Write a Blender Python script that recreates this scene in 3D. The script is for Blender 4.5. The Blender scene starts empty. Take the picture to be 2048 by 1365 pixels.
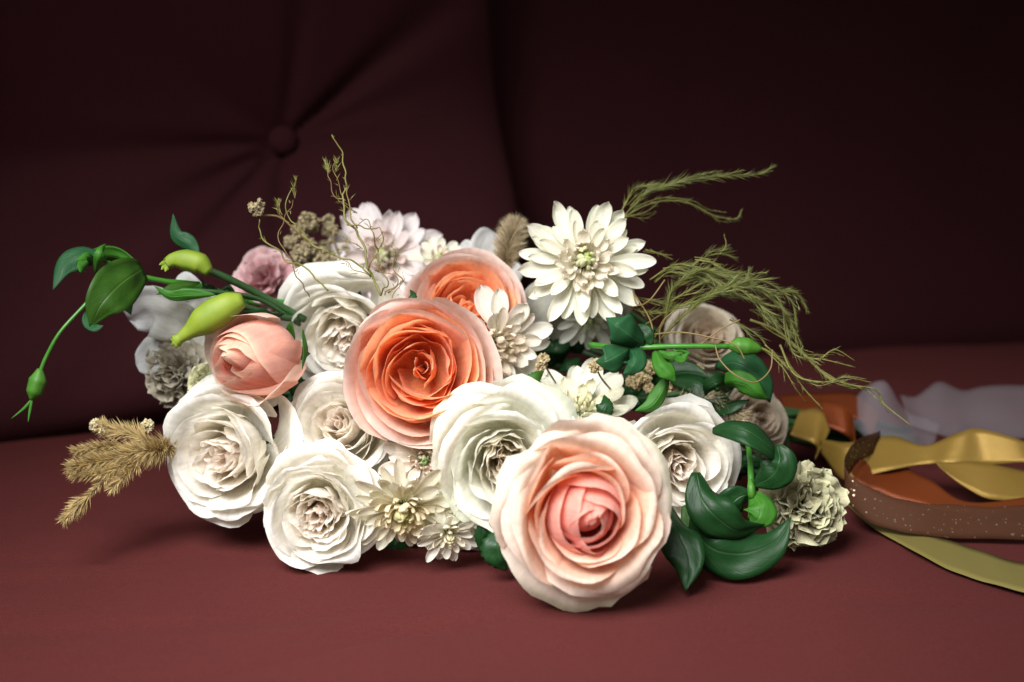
import bpy, math, random
from mathutils import Vector, Matrix, noise as mn
import numpy as np

# ---------------------------------------------------------------- camera, world, lamps, exposure
sc = bpy.context.scene
COL = sc.collection
CAM_Y, CAM_H, PITCH, FOC = -0.75, 0.262, 10.0, 50.0
cam_d = bpy.data.cameras.new('camera'); cam = bpy.data.objects.new('camera', cam_d); COL.objects.link(cam)
cam.location = (0, CAM_Y, CAM_H); cam.rotation_euler = (math.radians(90 - PITCH), 0, 0)
cam_d.lens = FOC; cam_d.sensor_width = 36; cam_d.clip_start = 0.02; cam_d.clip_end = 50
cam_d.dof.use_dof = True; cam_d.dof.focus_distance = 0.79; cam_d.dof.aperture_fstop = 4.8
sc.camera = cam
w = bpy.data.worlds.new('World'); sc.world = w; w.use_nodes = True
w.node_tree.nodes['Background'].inputs[0].default_value = (1.0, 0.96, 0.95, 1)
w.node_tree.nodes['Background'].inputs[1].default_value = 0.18
def aim(o, target):
    d = Vector(target) - o.location
    o.rotation_euler = d.to_track_quat('-Z', 'Y').to_euler()
def area(name, loc, target, size, power, col, spread=180):
    l = bpy.data.lights.new(name, 'AREA'); l.shape = 'RECTANGLE'; l.size = size[0]; l.size_y = size[1]
    l.energy = power; l.color = col; l.spread = math.radians(spread)
    o = bpy.data.objects.new(name, l); COL.objects.link(o); o.location = loc; aim(o, target); return o
area('window_light', (-0.26, -0.58, 0.66), (-0.01, -0.03, 0.05), (0.56, 0.50), 4.1, (1.0, 0.985, 0.985), 62)
sc.view_settings.view_transform = 'Standard'; sc.view_settings.look = 'None'
sc.cycles.max_bounces = 16; sc.cycles.diffuse_bounces = 9; sc.cycles.transparent_max_bounces = 12
sc.view_settings.exposure = 0; sc.view_settings.gamma = 1

# ---------------------------------------------------------------- helpers
rnd = random.Random(7)
R = math.radians
FPX = FOC / 36 * 2048
CR = Vector((1, 0, 0)); CF = Vector((0, math.cos(R(PITCH)), -math.sin(R(PITCH)))); CU = CR.cross(CF)
CP = Vector((0, CAM_Y, CAM_H))
def W(px, py, d):
    """a point of the place: d metres away along the line of sight, sighted at photograph position px, py"""
    return CP + CF * d + CR * ((px - 1024) / FPX * d) + CU * ((682.5 - py) / FPX * d)
def vadd(a, b): return a + b
def new_mesh(name, verts, faces, mat=None, cols=None, uvs=None, smooth=True):
    me = bpy.data.meshes.new(name)
    me.from_pydata([tuple(v) for v in verts], [], faces)
    if mat: me.materials.append(mat)
    if smooth: me.polygons.foreach_set('use_smooth', [True] * len(me.polygons))
    if cols is not None:
        a = me.color_attributes.new('tint', 'FLOAT_COLOR', 'POINT')
        a.data.foreach_set('color', np.array([(c[0], c[1], c[2], 1.0) for c in cols], dtype=np.float32).ravel())
    if uvs is not None:
        uvl = me.uv_layers.new(name='UVMap')
        li = np.zeros(len(me.loops), dtype=np.int32); me.loops.foreach_get('vertex_index', li)
        uvl.data.foreach_set('uv', np.array(uvs, dtype=np.float32)[li].ravel())
    me.update()
    return me
def link(name, data, parent=None, thick=0):
    o = bpy.data.objects.new(name, data); COL.objects.link(o)
    if parent: o.parent = parent
    if thick:
        m = o.modifiers.new('thickness', 'SOLIDIFY'); m.thickness = thick; m.offset = 0
    return o
def tag(o, label=None, cat=None, group=None, kind=None):
    if label: o['label'] = label
    if cat: o['category'] = cat
    if group: o['group'] = group
    if kind: o['kind'] = kind
    return o
def thing(name, label, cat, mat=None, group=None):
    o = bpy.data.objects.new(name, None); COL.objects.link(o); o.empty_display_size = 0.01
    if mat is not None: o.matrix_world = mat
    return tag(o, label, cat, group)
def facing(px, py, d, yaw=0, pitch=0, spin=0, scale=1):
    """frame at a point; +Z looks at the camera, turned yaw degrees to the right and pitch degrees up"""
    f = (-CF).copy()
    f = f * math.cos(R(yaw)) * math.cos(R(pitch)) + CR * math.sin(R(yaw)) * math.cos(R(pitch)) + CU * math.sin(R(pitch))
    f.normalize()
    x = CU.cross(f).normalized(); y = f.cross(x)
    m = Matrix((x, y, f)).transposed().to_4x4() @ Matrix.Rotation(R(spin), 4, 'Z')
    return Matrix.Translation(W(px, py, d)) @ m @ Matrix.Scale(scale, 4)
def lerp(a, b, t): return a + (b - a) * t
def lc(a, b, t):
    t = max(0, min(1, t)); return tuple(a[i] + (b[i] - a[i]) * t for i in range(3))
def ss(a, b, x):
    t = max(0, min(1, (x - a) / (b - a))); return t * t * (3 - 2 * t)
def cr(pts, n=8):
    """smooth polyline through tuples or vectors"""
    P = [np.array(p, dtype=float) for p in pts]
    if len(P) < 3:
        return [P[0] + (P[-1] - P[0]) * k / n for k in range(n + 1)]
    P = [2 * P[0] - P[1]] + P + [2 * P[-1] - P[-2]]
    out = []
    for i in range(1, len(P) - 2):
        for k in range(n):
            t = k / n
            out.append(0.5 * ((2 * P[i]) + (-P[i-1] + P[i+1]) * t + (2*P[i-1] - 5*P[i] + 4*P[i+1] - P[i+2]) * t*t + (-P[i-1] + 3*P[i] - 3*P[i+1] + P[i+2]) * t**3))
    out.append(P[-2]); return out
def wpath(pts, n=6):
    return [W(*p) for p in cr(pts, n)]
def tube_data(path, rads, sides=6, ridge=0, nridge=5):
    path = [Vector(p) for p in path]; N = len(path)
    if not hasattr(rads, '__len__'): rads = [rads] * N
    if len(rads) != N:
        xs = np.linspace(0, 1, len(rads)); rads = list(np.interp(np.linspace(0, 1, N), xs, rads))
    verts, faces = [], []
    ref = Vector((0.31, 0.2, 0.93))
    prev = None
    for i, p in enumerate(path):
        t = (path[min(i + 1, N - 1)] - path[max(i - 1, 0)]); t = t.normalized() if t.length > 1e-9 else Vector((0, 0, 1))
        if prev is None:
            a = t.cross(ref)
            if a.length < 0.05: a = t.cross(Vector((1, 0, 0)))
        else: a = prev - t * prev.dot(t)
        a.normalize(); prev = a; b = t.cross(a)
        for k in range(sides):
            th = 2 * math.pi * k / sides
            r = rads[i] * (1 + ridge * math.cos(th * nridge))
            verts.append(p + a * (math.cos(th) * r) + b * (math.sin(th) * r))
    for i in range(N - 1):
        for k in range(sides):
            k2 = (k + 1) % sides
            faces.append((i*sides + k, i*sides + k2, (i+1)*sides + k2, (i+1)*sides + k))
    faces.append(tuple(range(sides))[::-1]); faces.append(tuple((N-1)*sides + k for k in range(sides)))
    return verts, faces
def tube(name, path, rads, mat, parent=None, sides=6, ridge=0, nridge=5):
    v, f = tube_data(path, rads, sides, ridge, nridge)
    if parent is not None:
        bpy.context.view_layer  # parents are never scaled oddly; bring points into the parent's frame
        inv = parent.matrix_basis.inverted(); v = [inv @ p for p in v]
    return link(name, new_mesh(name, v, f, mat), parent)
class Bag:
    def __init__(s): s.v, s.f, s.c = [], [], []
    def add(s, v, f, c=(1, 1, 1)):
        n = len(s.v); s.v += v; s.f += [tuple(i + n for i in q) for q in f]; s.c += [c] * len(v)
    def blade(s, a, b, wd, side=None, c=(1, 1, 1), bend=None):
        a = Vector(a); b = Vector(b); t = b - a
        if side is None: side = Vector((rnd.gauss(0, 1), rnd.gauss(0, 1), rnd.gauss(0, 1)))
        sd = t.cross(side); sd = sd.normalized() * wd if sd.length > 1e-12 else Vector((wd, 0, 0))
        nn = sd.cross(t); nn = nn.normalized() * wd
        m = a.lerp(b, 0.45) + (bend or Vector((0, 0, 0)))
        n = len(s.v)
        s.v += [a + sd * .5, a - sd * .5, m + sd, m - sd, m + nn, b]
        s.f += [(n, n+2, n+4), (n, n+4, n+1), (n+1, n+4, n+3), (n+2, n+5, n+4), (n+4, n+5, n+3), (n, n+1, n+3, n+2), (n+2, n+3, n+5)]
        s.c += [c] * 6
    def build(s, name, mat, parent=None, smooth=False):
        v = s.v
        if parent is not None:
            inv = parent.matrix_basis.inverted(); v = [inv @ Vector(p) for p in v]
        return link(name, new_mesh(name, v, s.f, mat, cols=s.c, smooth=smooth), parent)

# ---------------------------------------------------------------- materials
def nodes(name):
    m = bpy.data.materials.new(name); m.use_nodes = True; nt = m.node_tree; nt.nodes.clear()
    out = nt.nodes.new('ShaderNodeOutputMaterial'); return m, nt, out
def N(nt, t, **kw):
    n = nt.nodes.new(t)
    for k, v in kw.items():
        if k.startswith('i_'): n.inputs[int(k[2:]) if k[2:].isdigit() else k[2:].replace('_', ' ')].default_value = v
        else: setattr(n, k, v)
    return n
def petal_mat(name, transl=0.35, rough=0.62, vein=0.35, sheen=0.15, mottling=0.10):
    m, nt, out = nodes(name); L = nt.links.new
    at = N(nt, 'ShaderNodeAttribute', attribute_name='tint')
    uv = N(nt, 'ShaderNodeUVMap'); mp = N(nt, 'ShaderNodeMapping'); mp.inputs['Scale'].default_value = (26, 2.5, 1)
    L(uv.outputs[0], mp.inputs[0])
    oi = N(nt, 'ShaderNodeObjectInfo')
    ad = N(nt, 'ShaderNodeVectorMath', operation='ADD'); L(mp.outputs[0], ad.inputs[0])
    cb = N(nt, 'ShaderNodeCombineXYZ'); L(oi.outputs['Random'], cb.inputs[2]); L(cb.outputs[0], ad.inputs[1])
    n1 = N(nt, 'ShaderNodeTexNoise'); n1.inputs['Scale'].default_value = 1.0; n1.inputs['Detail'].default_value = 4; L(ad.outputs[0], n1.inputs['Vector'])
    tc = N(nt, 'ShaderNodeTexCoord')
    n2 = N(nt, 'ShaderNodeTexNoise'); n2.inputs['Scale'].default_value = 9.0 if True else 1; n2.inputs['Detail'].default_value = 5; L(uv.outputs[0], n2.inputs['Vector'])
    n3 = N(nt, 'ShaderNodeTexNoise'); n3.inputs['Scale'].default_value = 90; n3.inputs['Detail'].default_value = 2; L(uv.outputs[0], n3.inputs['Vector'])
    # small natural variation of pigment
    mr = N(nt, 'ShaderNodeMapRange'); L(n2.outputs['Fac'], mr.inputs['Value']); mr.inputs['From Min'].default_value = 0.3; mr.inputs['From Max'].default_value = 0.7
    mr.inputs['To Min'].default_value = 1 - mottling; mr.inputs['To Max'].default_value = 1 + mottling * .6
    mx = N(nt, 'ShaderNodeVectorMath', operation='SCALE'); L(at.outputs['Color'], mx.inputs[0]); L(mr.outputs[0], mx.inputs['Scale'])
    mr2 = N(nt, 'ShaderNodeMapRange'); L(n1.outputs['Fac'], mr2.inputs['Value']); mr2.inputs['From Min'].default_value = 0.3; mr2.inputs['From Max'].default_value = 0.7
    mr2.inputs['To Min'].default_value = 0.90; mr2.inputs['To Max'].default_value = 1.06
    mx2 = N(nt, 'ShaderNodeVectorMath', operation='SCALE'); L(mx.outputs[0], mx2.inputs[0]); L(mr2.outputs[0], mx2.inputs['Scale'])
    a1 = N(nt, 'ShaderNodeMath', operation='MULTIPLY_ADD'); L(n1.outputs['Fac'], a1.inputs[0]); a1.inputs[1].default_value = 1.0; L(n3.outputs['Fac'], a1.inputs[2])
    bp = N(nt, 'ShaderNodeBump'); bp.inputs['Strength'].default_value = vein; bp.inputs['Distance'].default_value = 0.0006; L(a1.outputs[0], bp.inputs['Height'])
    p = N(nt, 'ShaderNodeBsdfPrincipled'); L(mx2.outputs[0], p.inputs['Base Color']); p.inputs['Roughness'].default_value = rough
    p.inputs['Specular IOR Level'].default_value = 0.28; p.inputs['Sheen Weight'].default_value = sheen; p.inputs['Sheen Roughness'].default_value = .5
    L(bp.outputs[0], p.inputs['Normal'])
    tr = N(nt, 'ShaderNodeBsdfTranslucent'); L(mx2.outputs[0], tr.inputs[0])
    ms = N(nt, 'ShaderNodeMixShader'); ms.inputs[0].default_value = transl; L(p.outputs[0], ms.inputs[1]); L(tr.outputs[0], ms.inputs[2])
    L(ms.outputs[0], out.inputs[0]); return m
def leaf_mat(name, c1, c2, rough=0.5, transl=0.15, spec=0.22):
    m, nt, out = nodes(name); L = nt.links.new
    uv = N(nt, 'ShaderNodeUVMap'); sp = N(nt, 'ShaderNodeSeparateXYZ'); L(uv.outputs[0], sp.inputs[0])
    # side veins: waves slanting away from the midrib
    ab = N(nt, 'ShaderNodeMath', operation='SUBTRACT'); L(sp.outputs[0], ab.inputs[0]); ab.inputs[1].default_value = .5
    ab2 = N(nt, 'ShaderNodeMath', operation='ABSOLUTE'); L(ab.outputs[0], ab2.inputs[0])
    ph = N(nt, 'ShaderNodeMath', operation='MULTIPLY_ADD'); L(ab2.outputs[0], ph.inputs[0]); ph.inputs[1].default_value = -.55; L(sp.outputs[1], ph.inputs[2])
    wv = N(nt, 'ShaderNodeMath', operation='MULTIPLY'); L(ph.outputs[0], wv.inputs[0]); wv.inputs[1].default_value = 62
    sn = N(nt, 'ShaderNodeMath', operation='SINE'); L(wv.outputs[0], sn.inputs[0])
    pw = N(nt, 'ShaderNodeMapRange'); L(sn.outputs[0], pw.inputs[0]); pw.inputs['From Min'].default_value = .8; pw.inputs['From Max'].default_value = 1
    rib = N(nt, 'ShaderNodeMapRange'); L(ab2.outputs[0], rib.inputs[0]); rib.inputs['From Min'].default_value = .035; rib.inputs['From Max'].default_value = 0.0
    n2 = N(nt, 'ShaderNodeTexNoise'); n2.inputs['Scale'].default_value = 5; n2.inputs['Detail'].default_value = 6; L(uv.outputs[0], n2.inputs['Vector'])
    mx = N(nt, 'ShaderNodeMix', data_type='RGBA'); mx.inputs['A'].default_value = (*c1, 1); mx.inputs['B'].default_value = (*c2, 1); L(n2.outputs['Fac'], mx.inputs['Factor'])
    f1 = N(nt, 'ShaderNodeMath', operation='MULTIPLY'); L(pw.outputs[0], f1.inputs[0]); f1.inputs[1].default_value = .12
    f2 = N(nt, 'ShaderNodeMath', operation='MAXIMUM'); L(f1.outputs[0], f2.inputs[0]); L(rib.outputs[0], f2.inputs[1])
    f3 = N(nt, 'ShaderNodeMath', operation='MULTIPLY'); L(f2.outputs[0], f3.inputs[0]); f3.inputs[1].default_value = .30
    mx3 = N(nt, 'ShaderNodeMix', data_type='RGBA'); L(f3.outputs[0], mx3.inputs['Factor']); L(mx.outputs['Result'], mx3.inputs['A'])
    mx3.inputs['B'].default_value = (min(1, c2[0]*2 + .03), min(1, c2[1]*1.6 + .03), min(1, c2[2]*1.5 + .02), 1)
    bp = N(nt, 'ShaderNodeBump'); bp.inputs['Strength'].default_value = .45; bp.inputs['Distance'].default_value = .0007
    sb = N(nt, 'ShaderNodeMath', operation='MULTIPLY_ADD'); L(f2.outputs[0], sb.inputs[0]); sb.inputs[1].default_value = -1; L(n2.outputs['Fac'], sb.inputs[2]); L(sb.outputs[0], bp.inputs['Height'])
    p = N(nt, 'ShaderNodeBsdfPrincipled'); L(mx3.outputs['Result'], p.inputs['Base Color']); p.inputs['Roughness'].default_value = rough
    p.inputs['Specular IOR Level'].default_value = spec; L(bp.outputs[0], p.inputs['Normal'])
    tr = N(nt, 'ShaderNodeBsdfTranslucent'); L(mx3.outputs['Result'], tr.inputs[0])
    ms = N(nt, 'ShaderNodeMixShader'); ms.inputs[0].default_value = transl; L(p.outputs[0], ms.inputs[1]); L(tr.outputs[0], ms.inputs[2])
    L(ms.outputs[0], out.inputs[0]); return m
def plain_mat(name, c1, c2, rough=.6, scale=200, transl=0, bump=.3, use_tint=False):
    m, nt, out = nodes(name); L = nt.links.new
    tc = N(nt, 'ShaderNodeTexCoord'); n = N(nt, 'ShaderNodeTexNoise'); n.inputs['Scale'].default_value = scale; n.inputs['Detail'].default_value = 4; L(tc.outputs['Object'], n.inputs['Vector'])
    mx = N(nt, 'ShaderNodeMix', data_type='RGBA'); mx.inputs['A'].default_value = (*c1, 1); mx.inputs['B'].default_value = (*c2, 1); L(n.outputs['Fac'], mx.inputs['Factor'])
    res = mx.outputs['Result']
    if use_tint:
        at = N(nt, 'ShaderNodeAttribute', attribute_name='tint'); vm = N(nt, 'ShaderNodeVectorMath', operation='MULTIPLY'); L(res, vm.inputs[0]); L(at.outputs['Color'], vm.inputs[1]); res = vm.outputs[0]
    p = N(nt, 'ShaderNodeBsdfPrincipled'); L(res, p.inputs['Base Color']); p.inputs['Roughness'].default_value = rough
    bp = N(nt, 'ShaderNodeBump'); bp.inputs['Strength'].default_value = bump; bp.inputs['Distance'].default_value = .0006; L(n.outputs['Fac'], bp.inputs['Height']); L(bp.outputs[0], p.inputs['Normal'])
    if transl:
        tr = N(nt, 'ShaderNodeBsdfTranslucent'); L(res, tr.inputs[0])
        ms = N(nt, 'ShaderNodeMixShader'); ms.inputs[0].default_value = transl; L(p.outputs[0], ms.inputs[1]); L(tr.outputs[0], ms.inputs[2]); L(ms.outputs[0], out.inputs[0])
    else: L(p.outputs[0], out.inputs[0])
    return m
def cloth_mat(name, c1, c2, rough=.8, sheen=.3):
    m, nt, out = nodes(name); L = nt.links.new
    tc = N(nt, 'ShaderNodeTexCoord')
    big = N(nt, 'ShaderNodeTexNoise'); big.inputs['Scale'].default_value = 9; big.inputs['Detail'].default_value = 6; L(tc.outputs['Object'], big.inputs['Vector'])
    fine = N(nt, 'ShaderNodeTexNoise'); fine.inputs['Scale'].default_value = 1500; fine.inputs['Detail'].default_value = 2; L(tc.outputs['Object'], fine.inputs['Vector'])
    mpx = N(nt, 'ShaderNodeMapping'); mpx.inputs['Scale'].default_value = (60, 900, 60); L(tc.outputs['Object'], mpx.inputs[0])
    slub = N(nt, 'ShaderNodeTexNoise'); slub.inputs['Scale'].default_value = 1; slub.inputs['Detail'].default_value = 3; L(mpx.outputs[0], slub.inputs['Vector'])
    mx = N(nt, 'ShaderNodeMix', data_type='RGBA'); mx.inputs['A'].default_value = (*c1, 1); mx.inputs['B'].default_value = (*c2, 1); L(big.outputs['Fac'], mx.inputs['Factor'])
    mr = N(nt, 'ShaderNodeMapRange'); L(fine.outputs['Fac'], mr.inputs[0]); mr.inputs['From Min'].default_value = .3; mr.inputs['From Max'].default_value = .7; mr.inputs['To Min'].default_value = .74; mr.inputs['To Max'].default_value = 1.2
    sc_ = N(nt, 'ShaderNodeVectorMath', operation='SCALE'); L(mx.outputs['Result'], sc_.inputs[0]); L(mr.outputs[0], sc_.inputs['Scale'])
    ad = N(nt, 'ShaderNodeMath', operation='ADD'); L(fine.outputs['Fac'], ad.inputs[0]); L(slub.outputs['Fac'], ad.inputs[1])
    bp = N(nt, 'ShaderNodeBump'); bp.inputs['Strength'].default_value = .7; bp.inputs['Distance'].default_value = .0008; L(ad.outputs[0], bp.inputs['Height'])
    p = N(nt, 'ShaderNodeBsdfPrincipled'); L(sc_.outputs[0], p.inputs['Base Color']); p.inputs['Roughness'].default_value = rough
    p.inputs['Specular IOR Level'].default_value = .06; p.inputs['Sheen Weight'].default_value = sheen; p.inputs['Sheen Tint'].default_value = (.8, .25, .25, 1)
    L(bp.outputs[0], p.inputs['Normal']); L(p.outputs[0], out.inputs[0]); return m
def ribbon_mat(name, col, rough=.35, alpha=1.0, glitter=False, metal=0.0):
    m, nt, out = nodes(name); L = nt.links.new
    uv = N(nt, 'ShaderNodeUVMap'); mp = N(nt, 'ShaderNodeMapping'); mp.inputs['Scale'].default_value = (60, 900, 1); L(uv.outputs[0], mp.inputs[0])
    n = N(nt, 'ShaderNodeTexNoise'); n.inputs['Scale'].default_value = 1; n.inputs['Detail'].default_value = 2; L(mp.outputs[0], n.inputs['Vector'])
    n2 = N(nt, 'ShaderNodeTexNoise'); n2.inputs['Scale'].default_value = 6; L(uv.outputs[0], n2.inputs['Vector'])
    mr = N(nt, 'ShaderNodeMapRange'); L(n.outputs['Fac'], mr.inputs[0]); mr.inputs['To Min'].default_value = .8; mr.inputs['To Max'].default_value = 1.2
    rgb = N(nt, 'ShaderNodeRGB'); rgb.outputs[0].default_value = (*col, 1)
    v = N(nt, 'ShaderNodeVectorMath', operation='SCALE'); L(rgb.outputs[0], v.inputs[0]); L(mr.outputs[0], v.inputs['Scale'])
    ad = N(nt, 'ShaderNodeMath', operation='ADD'); L(n.outputs['Fac'], ad.inputs[0]); L(n2.outputs['Fac'], ad.inputs[1])
    bp = N(nt, 'ShaderNodeBump'); bp.inputs['Strength'].default_value = .25; bp.inputs['Distance'].default_value = .001; L(ad.outputs[0], bp.inputs['Height'])
    p = N(nt, 'ShaderNodeBsdfPrincipled'); L(v.outputs[0], p.inputs['Base Color']); p.inputs['Roughness'].default_value = rough; p.inputs['Metallic'].default_value = metal
    p.inputs['Specular IOR Level'].default_value = .28; L(bp.outputs[0], p.inputs['Normal'])
    sh = p.outputs[0]
    if glitter:
        p.inputs['Specular IOR Level'].default_value = .08
        tcx = N(nt, 'ShaderNodeTexCoord'); vo = N(nt, 'ShaderNodeTexVoronoi'); vo.inputs['Scale'].default_value = 1100; L(tcx.outputs['Object'], vo.inputs['Vector'])
        cl = N(nt, 'ShaderNodeSeparateColor'); L(vo.outputs['Color'], cl.inputs[0])
        gt = N(nt, 'ShaderNodeMath', operation='GREATER_THAN'); L(cl.outputs[0], gt.inputs[0]); gt.inputs[1].default_value = .975
        gl = N(nt, 'ShaderNodeBsdfGlossy'); gl.inputs[0].default_value = (1, .85, .6, 1); gl.inputs['Roughness'].default_value = .35
        # each fleck lies at its own tilt
        nm = N(nt, 'ShaderNodeNewGeometry'); vs = N(nt, 'ShaderNodeVectorMath', operation='SUBTRACT'); L(vo.outputs['Color'], vs.inputs[0]); vs.inputs[1].default_value = (.5, .5, .5)
        vk = N(nt, 'ShaderNodeVectorMath', operation='SCALE'); vk.inputs['Scale'].default_value = .9; L(vs.outputs[0], vk.inputs[0]); va = N(nt, 'ShaderNodeVectorMath', operation='ADD'); L(nm.outputs['Normal'], va.inputs[0]); L(vk.outputs[0], va.inputs[1])
        vn = N(nt, 'ShaderNodeVectorMath', operation='NORMALIZE'); L(va.outputs[0], vn.inputs[0]); L(vn.outputs[0], gl.inputs['Normal'])
        g = N(nt, 'ShaderNodeMixShader'); L(gt.outputs[0], g.inputs[0]); L(sh, g.inputs[1]); L(gl.outputs[0], g.inputs[2]); sh = g.outputs[0]
    if alpha < 1:
        tp = N(nt, 'ShaderNodeBsdfTransparent'); ms = N(nt, 'ShaderNodeMixShader'); ms.inputs[0].default_value = alpha
        L(tp.outputs[0], ms.inputs[1]); L(sh, ms.inputs[2]); sh = ms.outputs[0]
    L(sh, out.inputs[0]); return m

M_PET = petal_mat('rose_petal', transl=.5, vein=.30)
M_CHR = petal_mat('chrysanthemum_petal', transl=.38, rough=.6, vein=.3)
M_CARN = petal_mat('dusty_petal', transl=.25, rough=.7, vein=.6, mottling=.2)
M_LEAF = leaf_mat('dark_leaf', (.004, .026, .006), (.013, .058, .014), rough=.42)
M_LEAF2 = leaf_mat('blue_green_leaf', (.008, .050, .015), (.020, .090, .032), rough=.5)
M_LEAF3 = leaf_mat('fresh_leaf', (.022, .11, .008), (.045, .17, .018), rough=.5)
M_LEAFD = leaf_mat('olive_leaf', (.014, .055, .005), (.034, .095, .008), rough=.5)
M_STEM = plain_mat('green_stem', (.02, .12, .008), (.045, .20, .016), rough=.4)
M_STEMD = plain_mat('dark_stem', (.012, .05, .012), (.03, .08, .02), rough=.5)
M_BUD = plain_mat('lime_bud', (.10, .20, .010), (.30, .38, .03), rough=.6, scale=70, transl=.25)
M_BUDG = plain_mat('green_bud', (.03, .14, .008), (.07, .22, .018), rough=.55, transl=.15)
M_TWIG = plain_mat('twig', (.10, .09, .02), (.20, .12, .04), rough=.6)
M_TWIGG = plain_mat('green_twig', (.10, .115, .015), (.17, .15, .035), rough=.6)
M_FERN = plain_mat('fern_needle', (.11, .135, .03), (.21, .225, .065), rough=.55, transl=.2, use_tint=True)
M_GOLD = plain_mat('golden_plume', (.40, .28, .105), (.62, .47, .23), rough=.75, transl=.2, use_tint=True)
M_BEIGE = plain_mat('beige_plume', (.40, .31, .18), (.60, .50, .34), rough=.8, transl=.25, use_tint=True)
M_DRY = plain_mat('dried_seed', (.20, .16, .09), (.36, .30, .18), rough=.85, scale=600, use_tint=True)
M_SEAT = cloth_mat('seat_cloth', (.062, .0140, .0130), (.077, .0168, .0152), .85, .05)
M_BACK = cloth_mat('shaded_back_cloth', (.033, .0085, .0105), (.042, .0106, .0125), .9, .03)  # darker than the seat cloth: light falloff towards the back put into the colour

# ---------------------------------------------------------------- sofa
def cushion(name, size, mtx, mat, parent, n=60, ex=7, disp=None):
    """rounded box; +Z is its face that shows; disp(x, y) in -1..1 coordinates gives height there"""
    verts, faces, idx = [], [], {}
    hx, hy, hz = size[0] / 2, size[1] / 2, size[2] / 2
    def vid(p):
        k = tuple(round(c * 1000) for c in p)
        if k in idx: return idx[k]
        q = Vector(p); l = (abs(q.x)**ex + abs(q.y)**ex + abs(q.z)**ex)**(1 / ex); q = q / l
        v = Vector((q.x * hx, q.y * hy, q.z * hz))
        if disp and q.z > 0: v.z += disp(q.x, q.y) * ss(0.2, .9, q.z)
        idx[k] = len(verts); verts.append(v); return idx[k]
    for ax in range(3):
        for sg in (-1, 1):
            m = n if (ax == 2 and sg == 1) else n
            for i in range(m):
                for j in range(m):
                    q = []
                    for a, b in ((i, j), (i+1, j), (i+1, j+1), (i, j+1)):
                        c = [0, 0, 0]; c[ax] = sg; c[(ax+1) % 3] = -1 + 2*a/m; c[(ax+2) % 3] = -1 + 2*b/m; q.append(vid(c))
                    faces.append(tuple(q if sg > 0 else q[::-1]))
    verts = [mtx @ v for v in verts]
    return link(name, new_mesh(name, verts, faces, mat), parent)
sofa = thing('sofa', 'dark wine red upholstered sofa with a buttoned back, under and behind the bouquet', 'sofa')
def seat_disp(x, y):
    X, Y = x * 1.2, y * .65
    z = 0.0034 * mn.noise(Vector((X * 5, Y * 7, 1.3))) + .0018 * mn.noise(Vector((X * 13, Y * 24, 4))) + .0005 * mn.noise(Vector((X * 50, Y * 90, 8)))
    # dragged creases near the left end of the bouquet
    for cx, cy, ang, ln, am in ((-.18, -.18, 8, .12, .0014), (-.10, -.215, 30, .07, .0012), (-.30, -.10, 3, .16, .0012), (-.27, -.13, 14, .1, .001), (-.05, -.185, 12, .06, .0016), (.22, -.16, -12, .09, .001)):
        dx, dy = X - cx, Y - cy + -.03; a = R(ang); u = dx * math.cos(a) + dy * math.sin(a); v = -dx * math.sin(a) + dy * math.cos(a)
        z -= 2.8 * am * math.exp(-(u / ln)**2 - (v / .006)**2)
    return z
M_up = Matrix.Translation((0, .1, -.075 - .0))
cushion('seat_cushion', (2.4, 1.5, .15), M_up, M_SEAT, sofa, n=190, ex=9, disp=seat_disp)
# left back cushion, nearer; its foot line passes the points sighted at the left edge and the middle
def back_mtx(ax, ay, bx, by, wd, ht, th, lean, foot=0.0):
    a = Vector((ax, ay, foot)); b = Vector((bx, by, foot)); ex_ = (b - a).normalized(); up = Vector((0, 0, 1)); nrm = ex_.cross(up).normalized()
    up2 = (up * math.cos(R(lean)) - nrm * math.sin(R(lean))).normalized(); n2 = ex_.cross(up2).normalized()
    c = b - ex_ * wd / 2 + up2 * ht / 2 - n2 * th / 2
    return Matrix.Translation(c) @ Matrix((ex_, up2, n2)).transposed().to_4x4()
WD, HT, TH = .86, .62, .2
m1 = back_mtx(-.356, .315, .04, .455, WD, HT, TH, 12, -.01)
m1 = m1 @ Matrix.Translation((-.025, 0, 0)) @ Matrix.Rotation(R(6), 4, 'Z')
inv = m1.inverted()
def hit(px, py, m, th):
    """where the sight line meets a cushion's face, in its own coordinates"""
    o = m.inverted() @ CP; d = m.inverted().to_3x3() @ (W(px, py, 1) - CP); t = (th / 2 - o.z) / d.z; return o + d * t
bh = hit(575, 272, m1, TH)
def left_disp(x, y):
    X, Y = x * WD / 2, y * HT / 2; dx, dy = X - bh.x, Y - bh.y; r = math.hypot(dx, dy); th = math.atan2(dy, dx)
    z = -.026 * math.exp(-r / .030) - .006 * math.exp(-r / .12)
    for a, s_, ln, am in ((32, .10, .20, .013), (76, .10, .18, .007), (140, .14, .14, .003), (179, .10, .24, .008), (203, .12, .20, .008), (222, .09, .16, .010), (256, .13, .14, .008), (-10, .14, .14, .004), (12, .10, .10, .004)):
        da = (th - R(a) + math.pi) % (2 * math.pi) - math.pi
        z -= 1.5 * am * math.exp(-(da / (s_ * 1.1))**2) * ss(0, .02, r) * math.exp(-r / ln)
    z += .005 * mn.noise(Vector((X * 7, Y * 7, 3))); q = math.sqrt(dy * dy + .0012) - .035; z += .062 * math.tanh(q * (.40 if dy < 0 else .55) / .062)
    return z
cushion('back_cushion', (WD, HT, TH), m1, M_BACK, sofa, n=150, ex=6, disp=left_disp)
bt = m1 @ Vector((bh.x, bh.y, TH / 2 - .020))
bv, bf = [], []
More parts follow.
